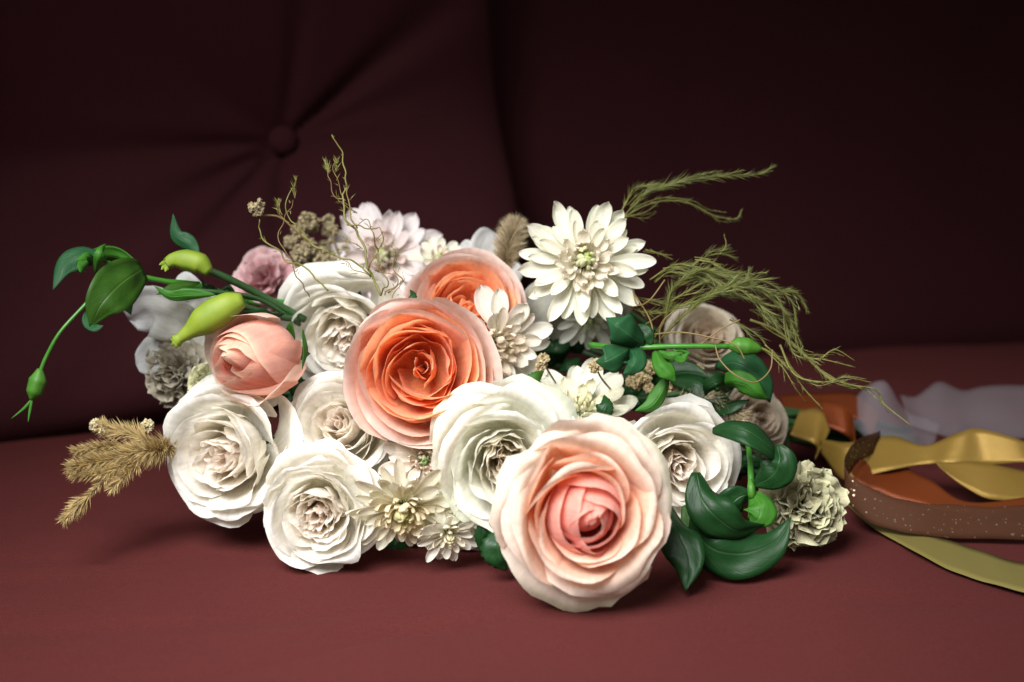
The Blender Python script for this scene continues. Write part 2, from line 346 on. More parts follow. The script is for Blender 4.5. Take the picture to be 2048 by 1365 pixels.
for i in range(7):
    a = i / 6 * math.pi / 2
    for k in range(20):
        t = 2 * math.pi * k / 20; bv.append(m1 @ Vector((bh.x + .0125 * math.cos(t) * math.cos(a), bh.y + .0125 * math.sin(t) * math.cos(a), TH / 2 - .022 + .009 * math.sin(a))))
for i in range(6):
    for k in range(20): bf.append((i*20 + k, i*20 + (k+1) % 20, (i+1)*20 + (k+1) % 20, (i+1)*20 + k))
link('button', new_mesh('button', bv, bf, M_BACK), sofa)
m2 = back_mtx(-.02, .55, .93, .84, 1.16, HT, TH, 10, -.01)
def right_disp(x, y):
    X, Y = x * .5, y * HT / 2
    z = .005 * mn.noise(Vector((X * 5, Y * 4, 9)))
    for cx, sl, s_, am in ((-.165, .10, .012, .006), (-.02, -.2, .02, .007), (.12, .12, .025, .006)):
        d = X - cx - Y * sl; z -= am * math.exp(-(d / s_)**2) * (0.5 + .5 * y)
    return z
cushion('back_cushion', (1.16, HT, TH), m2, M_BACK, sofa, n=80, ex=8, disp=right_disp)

# ---------------------------------------------------------------- roses
def rose_petal_mesh(phi, r, h, wdeg, curl, bulge, zb, tip, amp, seed, spiral, colf, t, point=0.0, side=0.3, nu=15, nv=12, droop=1.0, tear=0.0):
    verts, faces, cols, uvs = [], [], [], []
    rg = random.Random(seed); off = rg.uniform(0, 100)
    wr = R(wdeg)
    P0 = (0.03 + .05 * r, zb); P1 = (r * bulge * .9 + .03, zb + .06 * r); P2 = (r * (1.0 if bulge > .6 else .9) * (bulge + .1), lerp(zb, h, .62)); P3 = (r, h)
    for j in range(nv + 1):
        v = j / nv
        for i in range(nu + 1):
            u = -1 + 2 * i / nu
            au = abs(u)
            vm = 1 - .30 * au**3.2 + point * (1 - au)**1.6 * .35
            vm += tip * mn.noise(Vector((u * 2.3, off, 0))) + tear * mn.noise(Vector((u * 7, off, 5)))
            s = v**.85 * vm
            sb = min(s, 1.0)
            a = 1 - sb
            br = a**3 * P0[0] + 3*a*a*sb * P1[0] + 3*a*sb*sb * P2[0] + sb**3 * P3[0]
            bz = a**3 * P0[1] + 3*a*a*sb * P1[1] + 3*a*sb*sb * P2[1] + sb**3 * P3[1]
            if s > 1: br += (s - 1) * (P3[0] - P2[0]); bz += (s - 1) * (P3[1] - P2[1])
            x = max(0, (s - .70) / .30)
            cc = curl * (1 + .5 * mn.noise(Vector((u * 1.7 + 9, off, 2))))
            br += cc * .16 * x**1.6; bz -= cc * .13 * x**2.4 * droop
            sx = ss(.45, 1, au) * sb
            br += side * .13 * sx * (1 if curl >= 0 else .2); bz -= side * .10 * sx
            # width narrows to the base
            wid = wr * (0.35 + .65 * ss(0, .55, s)) if r > .3 else wr
            th = phi + u * wid
            rr = br * (1 + spiral * u)
            # a petal is flatter than the circle round the bloom
            fl = (1 / max(.5, math.cos(u * wid * .55))) - 1
            rr *= 1 + fl * .35 * min(1, r * 1.2)
            am = amp * (s**1.5) * (0.5 + .7 * au)
            n1 = mn.noise(Vector((u * 1.9, s * 1.6, off))); n2 = mn.noise(Vector((u * 4.5 + 5, s * 3.2, off + 7)))
            rr += am * (n1 + .45 * n2); bz += am * .8 * mn.noise(Vector((u * 2.2, s * 2, off + 31)))
            verts.append((rr * math.cos(th), rr * math.sin(th), bz))
            cols.append(colf(t, u, max(0, min(1, s))))
            uvs.append(((u + 1) / 2, v))
    for j in range(nv):
        for i in range(nu):
            a = j * (nu + 1) + i; faces.append((a, a+1, a+nu+2, a+nu+1))
    return verts, faces, cols, uvs
TIE = W(1590, 850, .99)
def stem_to_tie(parent, mtx, zb, rad=.0024, mat=None):
    a = mtx @ Vector((0, 0, zb)); n = (mtx.to_3x3() @ Vector((0, 0, 1))).normalized()
    j = TIE + Vector((rnd.uniform(-.012, .012), rnd.uniform(-.012, .012), rnd.uniform(-.01, .01)))
    b = a - n * .03 + CF * .035; b.z = max(b.z, .01)
    tube('stem', [Vector(p) for p in cr([a, b, b.lerp(j, .5), j, j + Vector((.09, .05, -.025))], 5)], rad, mat or M_STEMD, parent, sides=8)
def rose(name, label, cat, mtx, rad, layers, colf, seed, group, amp=.05, tip=.05, spiral=.07, zb=-.8, thick=0, sepals=True, stem=True, mat=None, tear=0.0, off=(0, 0)):
    rg = random.Random(seed)
    t0 = thing(name, label, cat, mtx, group)
    nl = len(layers); first = True
    for li, L in enumerate(layers):
        n, r, h, wd, curl = L[:5]; o = L[5] if len(L) > 5 else {}
        ph0 = o.get('phi', None)
        base = R(ph0) if ph0 is not None else rg.uniform(0, 6.28)
        t = o.get('t', li / (nl - 1))
        for k in range(n):
            ph = base + 2 * math.pi * k / n + rg.uniform(-.18, .18) * (0 if ph0 is not None else 1)
            vv = rose_petal_mesh(ph, r * rg.uniform(.95, 1.05), h + rg.uniform(-.03, .03), wd * rg.uniform(.9, 1.1), curl * rg.uniform(.7, 1.3),
                                 o.get('bulge', .95), o.get('zb', zb), tip, o.get('amp', amp), rg.random() * 1e6, o.get('spiral', spiral), colf, t,
                                 o.get('point', .0), o.get('side', .3), nu=o.get('nu', 19), nv=13, droop=o.get('droop', 1), tear=o.get('tear', tear))
            e = max(0, 1 - r)**1.2 * .5
            vs = [((x + off[0] * e * ss(zb, h, z)) * rad, (y + off[1] * e * ss(zb, h, z)) * rad, z * rad) for x, y, z in vv[0]]
            jx, jy, tl = rg.gauss(0, .022) * rad, rg.gauss(0, .022) * rad, Matrix.Rotation(rg.gauss(0, .07), 3, 'X') @ Matrix.Rotation(rg.gauss(0, .07), 3, 'Y')
            vs = [tl @ Vector((x + jx * (z / rad - zb), y + jy * (z / rad - zb), z - zb * rad)) + Vector((0, 0, zb * rad)) for x, y, z in vs]
            me = new_mesh('petal', vs, vv[1], mat or M_PET, vv[2], vv[3])
            link('petal', me, t0, thick)
    if sepals:
        for k in range(5):
            a = 2 * math.pi * k / 5
            vs, fs, us = [], [], []
            for j in range(7):
                s = j / 6
                for i in (-1, 0, 1):
                    wdt = .11 * math.sin(math.pi * min(1, s * .9 + .1)) ** .8
                    rr = .08 + .45 * s; z = zb + -.03 + .1 * s + .0 * s; th = a
                    x = rr * math.cos(th) - i * wdt * math.sin(th); y = rr * math.sin(th) + i * wdt * math.cos(th)
                    vs.append((x * rad, y * rad, (z - .03 * (i == 0)) * rad)); us.append(((i + 1) / 2, s))
            for j in range(6):
                for i in range(2): q = j*3 + i; fs.append((q, q+1, q+4, q+3))
            link('sepal', new_mesh('sepal', vs, fs, M_LEAFD, None, us), t0, .0006)
    if stem: stem_to_tie(t0, mtx, (zb + .02) * rad)
    return t0
def white_col(center, outer, rim, base=(.88, .84, .68)):
    def f(t, u, s):
        c = lc(center, outer, t * 1.35)
        c = lc(c, base, (1 - ss(0, .5, s)) * .5)
        return lc(c, rim, ss(.8, 1, s) * (.25 + .6 * t))
    return f
WC = (.92, .82, .72); WO = (.91, .89, .81); WR_ = (.92, .905, .845)
# layers: count, rim radius, rim height, half width in degrees, outward curl
def garden(muddle=.10, cup=.0, outer_curl=.8, point=.15, g=1.0, big=3):
    m = muddle
    L = [
        (2, .03, .12, 130, 0, dict(amp=m * .4, nu=9)), (3, .07, .13, 95, .1, dict(amp=m * .6, nu=11)), (3, .12, .12, 80, .2, dict(amp=m, nu=13)),
        (3, .18, .10, 74, .2, dict(amp=m * 1.2, nu=15)), (4, .24, .12, 60, .25, dict(amp=m * 1.3, nu=15)), (4, .31, .13, 60, .2, dict(amp=m * 1.2)),
        (4, .38, .14, 60, .25, dict(amp=m * 1.1, spiral=.11)), (big, .46, .15 + cup, 74, .35, dict(amp=m, spiral=.12)), (4, .55, .14 + cup, 62, .45, dict(amp=m * .9, point=point * .5, spiral=.12, tear=.01)),
        (3, .66, .10 + cup, 70, .65, dict(amp=m * .9, point=point, side=.2, spiral=.11, tear=.015)), (4, .77, .02 + cup, 56, .8, dict(amp=m, point=point, side=.3, spiral=.10, tear=.02)),
        (3, .87, -.12 + cup, 66, outer_curl, dict(amp=m * 1.1, point=point, side=.5, spiral=.06, tear=.025)), (3, .90, -.32 + cup, 64, outer_curl * 1.2, dict(amp=m * 1.2, point=point * 1.5, side=.7, tear=.03))]
    return [(n, r**g, h, w_, c, o) for n, r, h, w_, c, o in L]
GW = 'white roses in the bouquet'; GP = 'peach and orange roses in the bouquet'
FD = 2844.4
def rpx(px, d): return px / FD * d
wc = white_col(WC, WO, WR_)
rose('white_rose', 'full white rose at the lower left end of the bouquet, beside the golden plume', 'rose', facing(440, 912, .80, -18, -4, 20), rpx(139, .80), garden(.10, .07, .9), wc, 11, GW, tip=.07, off=(-.1, -.1))
rose('white_rose', 'white rose directly under the left edge of the open orange rose, its centre swirled', 'rose', facing(676, 862, .80, -8, 4, 0), rpx(116, .80), garden(.07, .04, .7, g=1.1), wc, 12, GW, tip=.05, off=(-.15, .35))
rose('white_rose', 'ruffled white rose resting on the seat at the bottom left of the bouquet', 'rose', facing(632, 1030, .770, -6, -6, 0), rpx(116, .785), garden(.13, .05, .8, g=1.0), wc, 13, GW, tip=.10, off=(0, -.25))
rose('white_rose', 'tall white rose between the peach rosebud and the open orange rose, drooping downward', 'rose', facing(684, 672, .85, -6, -18, 0), rpx(128, .85), garden(.12, .05, .9, g=1.2), wc, 14, GW, tip=.05, off=(.1, -.35))
def green_col(t, u, s):
    c = lc((.86, .76, .62), (.90, .90, .82), t * 1.6); c = lc(c, (.88, .85, .66), (1 - ss(0, .5, s)) * .45)
    return lc(c, (.68, .82, .48), ss(.90, 1, s) * ss(.6, 1, t) * (.35 + .5 * max(0, mn.noise(Vector((u * 2, t * 3, .4))))))
rose('white_rose', 'large greenish white rose with broad outer petals, partly behind the front peach rose', 'rose', facing(1010, 920, .758, 2, -2, 15), rpx(146, .755),
     garden(.10, .06, 1.0, g=1.0), green_col, 15, GW, tip=.05, tear=.02, off=(.1, -.2))
rose('white_rose', 'creamy white rose to the right of the front peach rose, beside the glossy leaves', 'rose', facing(1366, 936, .80, 10, -8, 300), rpx(126, .80), garden(.07, .05, .9, g=1.1), wc, 16, GW, tip=.05, off=(0, -.15))

OI = (.86, .24, .075); OM = (.90, .36, .15); OO = (.80, .50, .40); ORIM = (.84, .62, .52)
def orange_col(t, u, s):
    inner = lc((.92, .41, .18), (.95, .53, .28), ss(.3, .9, s)); inner = lc(inner, (.95, .62, .40), ss(.88, 1, s) * .8)
    outer = lc((.92, .46, .24), (.86, .62, .53), ss(.35, .85, s)); outer = lc(outer, (.86, .72, .64), ss(.85, 1, s))
    return lc(inner, outer, ss(.70, .92, t))
open_orange = [
    (1, .02, .00, 160, 0, dict(amp=.01, nu=11, t=0)), (2, .05, .0, 110, 0, dict(amp=.02, t=.05)), (2, .12, -.02, 80, .15, dict(amp=.04, bulge=1.1, t=.1, spiral=.25)),
    (3, .25, -.10, 58, .3, dict(amp=.06, bulge=1.15, t=.15, point=-.25, spiral=.2)), (3, .36, -.03, 64, .35, dict(amp=.08, bulge=1.1, t=.25, point=-.2, spiral=.15)),
    (3, .44, .05, 74, .2, dict(amp=.05, spiral=.12, t=.35)), (3, .49, .08, 74, .1, dict(amp=.05, spiral=.11, t=.42)), (3, .53, .10, 74, .15, dict(amp=.05, spiral=.10, t=.5)), (3, .57, .12, 74, .2, dict(amp=.05, spiral=.10, t=.58)),
    (3, .61, .14, 72, .25, dict(amp=.05, spiral=.10, t=.64)), (3, .66, .15, 70, .35, dict(amp=.05, spiral=.10, t=.72)), (3, .75, .15, 70, .5, dict(amp=.06, spiral=.08, t=.85)), (3, .86, .08, 70, .7, dict(amp=.06, side=.2, t=.95)), (3, .92, -.04, 68, .9, dict(amp=.07, side=.4, t=1))]
rose('orange_rose', 'open deep orange rose with pinkish outer petals in the middle of the bouquet', 'rose', facing(842, 738, .774, 2, 2, 40), rpx(148, .785), open_orange, orange_col, 21, GP, tip=.04, off=(-.1, .1))
rose('orange_rose', 'orange rose behind the open orange rose, partly covered by cream chrysanthemum petals', 'rose', facing(940, 610, .85, 8, 14, 160), rpx(116, .85), open_orange, orange_col, 22, GP, tip=.04)
def front_col(t, u, s):
    bud = lc((.84, .31, .22), (.88, .42, .34), ss(.2, .8, s)); bud = lc(bud, (.88, .55, .44), ss(.93, 1, s) * .6)
    mid = lc((.92, .42, .18), (.90, .62, .46), ss(.35, .85, s)); mid = lc(mid, (.92, .79, .66), ss(.9, 1, s))
    out = lc((.88, .58, .42), (.88, .77, .66), ss(.35, .8, s)); out = lc(out, (.76, .78, .56), ss(.93, 1, s) * .55 * ss(.9, 1, t))
    return lc(bud, lc(mid, out, ss(.72, .95, t)), ss(.22, .45, t))
front_layers = [
    (2, .015, .36, 120, 0, dict(bulge=9, amp=.005, t=0, side=0)), (2, .05, .34, 120, 0, dict(bulge=6.0, amp=.01, t=0, side=0)), (3, .12, .31, 95, 0, dict(bulge=3.4, amp=.01, t=.1, side=0)), (3, .20, .26, 92, 0, dict(bulge=2.35, amp=.015, t=.15, side=0)), (3, .30, .20, 86, .05, dict(bulge=1.75, amp=.02, t=.22, side=0)),
    (3, .46, .20, 70, .4, dict(amp=.03, t=.45, side=.3, point=.1, spiral=.12)), (3, .54, .22, 68, .6, dict(amp=.04, t=.55, side=.4, point=.15, spiral=.12)), (3, .64, .22, 64, .8, dict(amp=.04, t=.65, side=.5, point=.25, spiral=.10)),
    (3, .76, .15, 62, 1.0, dict(amp=.05, t=.8, side=.6, point=.3)), (3, .86, .02, 62, 1.1, dict(amp=.07, t=.9, side=.7, point=.3, tear=.03)), (3, .90, -.2, 62, 1.2, dict(amp=.10, t=1.0, side=.8, point=.3, tear=.06))]
front_rose = rose('peach_rose', 'big pale peach rose with a salmon pink heart, nearest the camera on the seat', 'rose', facing(1174, 1030, .698, 6, -3, 10), rpx(163, .71), front_layers, front_col, 31, GP, tip=.04, off=(.08, -.06))
hv, hf, hc, hu = [], [], [], []
rh = rpx(163, .71)
for i in range(15):
    s_ = i / 14; rr = .235 * math.sin(math.pi * (.5 + .5 * s_))**.75 if s_ > 0 else .235; zz = lerp(-.25, .285, s_**.8)
    for k in range(28):
        a = 2 * math.pi * k / 28; tw = 1 + .05 * math.sin(2 * a + 3 * s_)
        hv.append((rr * tw * math.cos(a) * rh, rr * tw * math.sin(a) * rh, zz * rh)); hc.append(front_col(0, 0, .7)); hu.append((k / 28, s_))
for i in range(14):
    for k in range(28): hf.append((i*28 + k, i*28 + (k+1) % 28, (i+1)*28 + (k+1) % 28, (i+1)*28 + k))
link('bud_heart', new_mesh('bud_heart', hv, hf, M_PET, hc, hu), front_rose)
def bud_col(t, u, s):
    c = lc((.86, .42, .27), (.86, .50, .39), ss(.1, .6, s)); c = lc(c, (.90, .70, .52), ss(.86, 1, s) * .9)
    return lc(c, lc((.88, .58, .44), (.90, .76, .64), ss(.5, .9, s)), ss(.85, 1, t))
bud_layers = [
    (2, .02, .64, 150, 0, dict(bulge=20, amp=.005, t=0, side=0)), (2, .05, .63, 130, 0, dict(bulge=9, amp=.01, t=.1, side=0, spiral=.2)), (2, .10, .60, 125, .1, dict(bulge=5.2, amp=.01, t=.2, side=0, spiral=.25)),
    (2, .17, .57, 120, .3, dict(bulge=3.5, amp=.015, t=.35, side=0, spiral=.22)), (2, .26, .53, 112, .6, dict(bulge=2.45, amp=.02, t=.5, side=.1, spiral=.18)),
    (1, .38, .50, 95, .9, dict(bulge=1.85, amp=.03, t=.7, side=.3, phi=60, spiral=.15)), (1, .40, .48, 95, 1.0, dict(bulge=1.8, amp=.03, t=.75, side=.3, phi=230, spiral=.15)), (1, .62, .34, 66, .9, dict(bulge=1.3, amp=.05, t=1, side=.4, phi=130)), (1, .54, .36, 70, .7, dict(bulge=1.4, amp=.05, t=1, side=.4, phi=185)), (1, .58, .34, 66, 1.0, dict(bulge=1.35, amp=.05, t=1, side=.4, phi=280))]
rose('peach_rosebud', 'half closed peach rosebud pointing left, above the lower left white rose', 'rose', facing(504, 714, .80, -34, -4, 0), rpx(128, .80), bud_layers, bud_col, 41, GP, tip=.03)
# dimmer roses at the back
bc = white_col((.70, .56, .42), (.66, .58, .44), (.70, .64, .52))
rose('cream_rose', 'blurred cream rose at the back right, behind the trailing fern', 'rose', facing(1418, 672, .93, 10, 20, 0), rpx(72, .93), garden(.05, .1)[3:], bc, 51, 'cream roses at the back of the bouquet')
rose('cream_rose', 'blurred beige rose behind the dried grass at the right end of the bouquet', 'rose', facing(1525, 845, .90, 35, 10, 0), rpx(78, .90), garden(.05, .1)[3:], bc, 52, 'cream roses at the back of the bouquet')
rose('cream_rose', 'shaded cream rose low down behind the lower chrysanthemum and the serrated leaf', 'rose', facing(930, 1062, .815, 14, -18, 0), rpx(66, .815), garden(.08, .06)[2:], wc, 53, 'cream roses at the back of the bouquet')

# ---------------------------------------------------------------- chrysanthemums
def spoon(L, Wd, kap, cup, tipc, colf, q, seed, nu=6, nv=12, twist=0.0):
    """strap petal: root at the origin, running along +Y, hollow side up"""
    vs, fs, cs, us = [], [], [], []; rg = random.Random(seed); off = rg.uniform(0, 99)
    y = z = 0; pts = []
    S = [1 - (1 - j / nv)**1.6 for j in range(nv + 1)]
    for j in range(nv + 1):
        s = S[j]; a = kap * s + tipc * ss(.6, 1, s); ds = s - S[j - 1] if j else 0
        y += math.cos(a) * L * ds; z += math.sin(a) * L * ds; pts.append((y, z, a))
    for j in range(nv + 1):
        s = S[j]; y, z, a = pts[j]
        wv = Wd * (0.28 + .72 * ss(0, .62, s)) * max(.03, 1 - (max(0, s - .55) / .452)**2.6)**.55
        for i in range(nu + 1):
            u = -1 + 2 * i / nu
            x = u * wv; dz = cup * Wd * (u * u - .4) * (1 - .3 * s) + .06 * Wd * math.cos(u * 9)
            n = mn.noise(Vector((u, s * 2, off))) * Wd * .25 * s
            tw = twist * s; zz = dz + n
            x2 = x * math.cos(tw) - zz * math.sin(tw); z2 = x * math.sin(tw) + zz * math.cos(tw)
            vs.append((x2, y - math.sin(a) * z2, z + math.cos(a) * z2)); cs.append(colf(q, s)); us.append(((u + 1) / 2, s))
    for j in range(nv):
        for i in range(nu): k = j * (nu + 1) + i; fs.append((k, k+1, k+nu+2, k+nu+1))
    return vs, fs, cs, us
def chrys_col(center=(.50, .60, .14), mid=(.80, .70, .58), outer=(.80, .79, .66)):
    def f(q, s):
        c = lc(center, mid, ss(.05, .40, q)); c = lc(c, outer, ss(.45, .8, q))
        return lc(lc(c, (.62, .68, .35), .35), c, ss(0, .5, s))
    return f
GC = 'chrysanthemums in the bouquet'
def chrys(label, mtx, rad, seed, npet=78, colf=None, q0=0.0, open_=1.0, wide=.19, skip=None, outer_len=1.0, cat='chrysanthemum', name='chrysanthemum', group=GC, stem=True):
    colf = colf or chrys_col(); rg = random.Random(seed)
    t0 = thing(name, label, cat, mtx, group)
    NV = 9; var = []
    for vi in range(NV):
        q = vi / (NV - 1); row = []
        for k in range(3):
            if q < .3: a = spoon(1, .13, 1.1 - q, .9, 1.0, colf, q, rg.random() * 1e5)
            elif q < .6: a = spoon(1, .21, .35, .8, .6, colf, q, rg.random() * 1e5)
            else: a = spoon(1, wide * 1.05, .10 + rg.uniform(-.15, .25), .55, rg.uniform(-.3, .5), colf, q, rg.random() * 1e5, twist=rg.uniform(-.3, .3))
            row.append(new_mesh('petal', *a[:2], M_CHR, a[2], a[3]))
        var.append(row)
    for i in range(npet):
        q = (i + .5) / npet; az = i * 2.39996 + rg.uniform(-.12, .12)
        if q < q0: continue
        qq = q**.9
        if skip and skip(q, az % (2 * math.pi)): continue
        el = lerp(80, 10, ss(0, .8, q)) * open_ - 20 * ss(.72, 1, q) + rg.uniform(-14, 14)
        ln = (.27 + .15 * ss(0, .5, q) + .40 * ss(.42, .85, q)) * rg.uniform(.76, 1.12) * (outer_len if q > .6 else 1); br = .03 + .20 * q
        me = var[min(NV - 1, int(q * NV))][rg.randrange(3)]
        o = bpy.data.objects.new('petal', me); COL.objects.link(o); o.parent = t0
        m = Matrix.Rotation(az - math.pi / 2, 4, 'Z') @ Matrix.Translation((0, br * rad, (.12 * (1 - q) - .12) * rad)) @ Matrix.Rotation(R(el), 4, 'X') @ Matrix.Rotation(rg.uniform(-.25, .25), 4, 'Y')
        o.matrix_basis = m @ Matrix.Diagonal((ln * rad * rg.uniform(.85, 1.1), ln * rad, ln * rad, 1))
    # green receptacle behind
    vs, fs = tube_data([Vector((0, 0, z * rad)) for z in (-.34, -.30, -.22, -.14, -.06)], [.05 * rad, .13 * rad, .20 * rad, .22 * rad, .16 * rad], 12)
    link('calyx', new_mesh('calyx', vs, fs, M_STEMD), t0)
    if stem: stem_to_tie(t0, mtx, -.33 * rad, .0016)
    return t0
white_chr = chrys_col((.50, .62, .14), (.82, .75, .62), (.80, .80, .66))
chrys('large white chrysanthemum with a green heart standing at the top right of the bouquet', facing(1168, 522, .835, 0, 6, 0), rpx(132, .835), 61, npet=104, wide=.15, colf=white_chr)
chrys('cream chrysanthemum seen from the side, squeezed between the orange roses and the dark gap', facing(1000, 690, .835, 28, -8, 0), rpx(116, .815), 62, npet=66, colf=chrys_col((.74, .66, .42), (.78, .66, .52), (.82, .80, .70)), wide=.21)
chrys('yellowish cream chrysanthemum spilling over the seat at the bottom middle', facing(806, 1022, .768, 4, -36, 0), rpx(110, .765), 63, npet=118, wide=.15, outer_len=1.05, colf=chrys_col((.50, .56, .12), (.80, .70, .46), (.82, .79, .62)))
chrys('small cream chrysanthemum drooping onto the seat, right of the yellowish one', facing(898, 1072, .772, 16, -34, 0), rpx(72, .77), 69, npet=50, colf=chrys_col((.66, .66, .30), (.84, .78, .60), (.86, .84, .72)), wide=.19)
chrys('small pinkish chrysanthemum with a dark green eye below the open orange rose', facing(848, 920, .79, 10, 6, 0), rpx(86, .785), 64, npet=70, colf=chrys_col((.14, .32, .05), (.76, .62, .50), (.80, .72, .62)))
chrys('blurred pale pink chrysanthemum rising at the top left behind the white roses', facing(768, 515, .93, -4, 8, 0), rpx(120, .93), 65, npet=66, colf=chrys_col((.52, .62, .25), (.76, .62, .58), (.82, .76, .74)), wide=.22)
chrys('cream chrysanthemum opening upward behind the greenish white rose', facing(1165, 812, .835, 4, 42, 0), rpx(108, .835), 66, npet=46, colf=chrys_col((.66, .64, .30), (.80, .76, .54), (.80, .80, .66)), wide=.24, outer_len=1.1)
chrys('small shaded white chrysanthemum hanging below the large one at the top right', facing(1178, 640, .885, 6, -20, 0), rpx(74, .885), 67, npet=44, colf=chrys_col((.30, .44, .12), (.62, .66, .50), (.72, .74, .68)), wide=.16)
chrys('white chrysanthemum peeping over the top between the pale pink one and the orange rose', facing(880, 520, .91, 10, 30, 0), rpx(64, .91), 68, npet=44, colf=chrys_col(), wide=.22)

# ---------------------------------------------------------------- carnations and other ruffled flowers
def frill_petal(seed, c0, c1, c2, nu=15, nv=7, frill=.10, tooth=.05):
    vs, fs, cs, us = [], [], [], []; rg = random.Random(seed); off = rg.uniform(0, 99)
    for j in range(nv + 1):
        s = j / nv
        for i in range(nu + 1):
            u = -1 + 2 * i / nu
            rr = s * (1 - .14 * u * u) + (tooth * (rg.random() - .5) * 2 + .05 * mn.noise(Vector((u * 3, off, 0)))) * (j == nv)
            th = u * (.35 + .45 * s); wv = frill * math.sin(u * 8 + off) * s**2 + .12 * mn.noise(Vector((u * 3, s * 3, off))) * s
            vs.append((rr * math.sin(th), rr * math.cos(th), .16 * s * s + wv)); cs.append(lc(lc(c0, c1, s * 1.4), c2, ss(.88, 1, s))); us.append(((u + 1) / 2, s))
    for j in range(nv):
        for i in range(nu): k = j * (nu + 1) + i; fs.append((k, k+1, k+nu+2, k+nu+1))
    return new_mesh('petal', vs, fs, M_CARN, cs, us)
def carnation(name, label, mtx, rad, seed, cols, n=46, group=None, cat='carnation', frill=.10, tooth=.05, stretch=1.0):
    rg = random.Random(seed); t0 = thing(name, label, cat, mtx, group)
    var = [frill_petal(rg.random() * 1e5, *cols, frill=frill, tooth=tooth) for _ in range(7)]
    for i in range(n):
        q = (i + .5) / n; az = i * 2.39996 + rg.uniform(-.3, .3); el = lerp(85, -22, q**.85) + rg.uniform(-12, 12); ln = lerp(.72, .98, q) * rg.uniform(.85, 1.05)
        o = bpy.data.objects.new('petal', rg.choice(var)); COL.objects.link(o); o.parent = t0
        m = Matrix.Rotation(az, 4, 'Z') @ Matrix.Translation((0, .03 * rad, -.25 * rad * stretch)) @ Matrix.Rotation(R(el), 4, 'X') @ Matrix.Rotation(rg.uniform(-.7, .7), 4, 'Y')
        o.matrix_basis = Matrix.Diagonal((1, 1, stretch, 1)) @ m @ Matrix.Scale(ln * rad, 4)
    stem_to_tie(t0, mtx, -.3 * rad, .0016); return t0
carnation('carnation', 'dusty beige ruffled carnation at the far right of the flowers, beside the ribbons', facing(1618, 1012, .80, 22, 4, 0), rpx(98, .80), 71, ((.40, .39, .20), (.52, .48, .30), (.64, .64, .40)), n=54, frill=.13)
carnation('carnation', 'faded grey beige carnation under the peach rosebud, left of its petals', facing(345, 748, .865, -30, -4, 0), rpx(82, .865), 72, ((.36, .32, .22), (.46, .41, .31), (.54, .50, .38)), n=44)
carnation('carnation', 'small greenish yellow ruffled flower below the peach rosebud', facing(418, 770, .835, 0, 10, 0), rpx(52, .835), 73, ((.40, .46, .14), (.58, .58, .30), (.70, .68, .46)), n=36)
carnation('carnation', 'blurred dusty pink flower behind the green stems at the upper left', facing(530, 560, .94, -8, 18, 0), rpx(78, .94), 74, ((.55, .22, .24), (.66, .36, .37), (.78, .60, .58)), n=26, frill=.05, tooth=.01, cat='lisianthus', )

# ---------------------------------------------------------------- leaves, big loose petals
def leaf_mesh(name, pts, wpx, mat, parent, roll=0, fold=.25, wave=.22, tipround=.0, serr=0.0, cols=None, cup=0.0, nv=18, nu=8, seed=0, thick=.0003, rollend=None, wpos=.45, bw=.12):
    """leaf or loose petal laid along a spine of sighted points; roll turns it round the spine"""
    P = cr(pts, max(3, nv // (len(pts) - 1))); n = len(P) - 1; path = [W(*p) for p in P]; rg = random.Random(seed); off = rg.uniform(0, 90)
    vs, fs, us, cs = [], [], [], []
    for j, c in enumerate(path):
        s = j / n; t = (path[min(j+1, n)] - path[max(j-1, 0)]).normalized(); view = (c - CP).normalized()
        side = t.cross(view).normalized(); nrm = side.cross(t).normalized()
        ra = R(lerp(roll, rollend if rollend is not None else roll, s)); side, nrm = side * math.cos(ra) + nrm * math.sin(ra), nrm * math.cos(ra) - side * math.sin(ra)
        if s < wpos: wf = bw + (1 - bw) * math.sin(s / wpos * math.pi / 2) ** .9
        else:
            x = (s - wpos) / (1 - wpos); wf = (1 - x * x) ** .5 if tipround > .5 else max(0, 1 - x ** 1.55)
        wd = wpx / FD * P[j][2] * max(wf, .02)
        for i in range(nu + 1):
            u = -1 + 2 * i / nu; sw = 1
            if serr and abs(u) == 1: sw = 1 + serr * (1 if j % 2 else -1)
            h = (fold * abs(u) + cup * (u * u)) * wd + wave * wd * mn.noise(Vector((u * 1.5 + off, s * 4, 2)))
            vs.append(c + side * (u * wd * sw) - nrm * (-h)); us.append(((u + 1) / 2, s))
            if cols: cs.append(lc(cols[0], cols[1], s if len(cols) == 2 else ss(.1, .9, s)))
    for j in range(n):
        for i in range(nu): k = j * (nu + 1) + i; fs.append((k, k+1, k+nu+2, k+nu+1))
    if parent is not None: inv_ = parent.matrix_basis.inverted(); vs = [inv_ @ v for v in vs]
    return link(name, new_mesh(name, vs, fs, mat, cs if cols else None, us), parent, thick)
def at(px, py, d): return Matrix.Translation(W(px, py, d))
def bud(path, rads, mat, parent, name='bud', sides=14, ridge=.07, nridge=5): return tube(name, wpath(path, 5), [r / FD * path[0][2] for r in rads], mat, parent, sides, ridge, nridge)

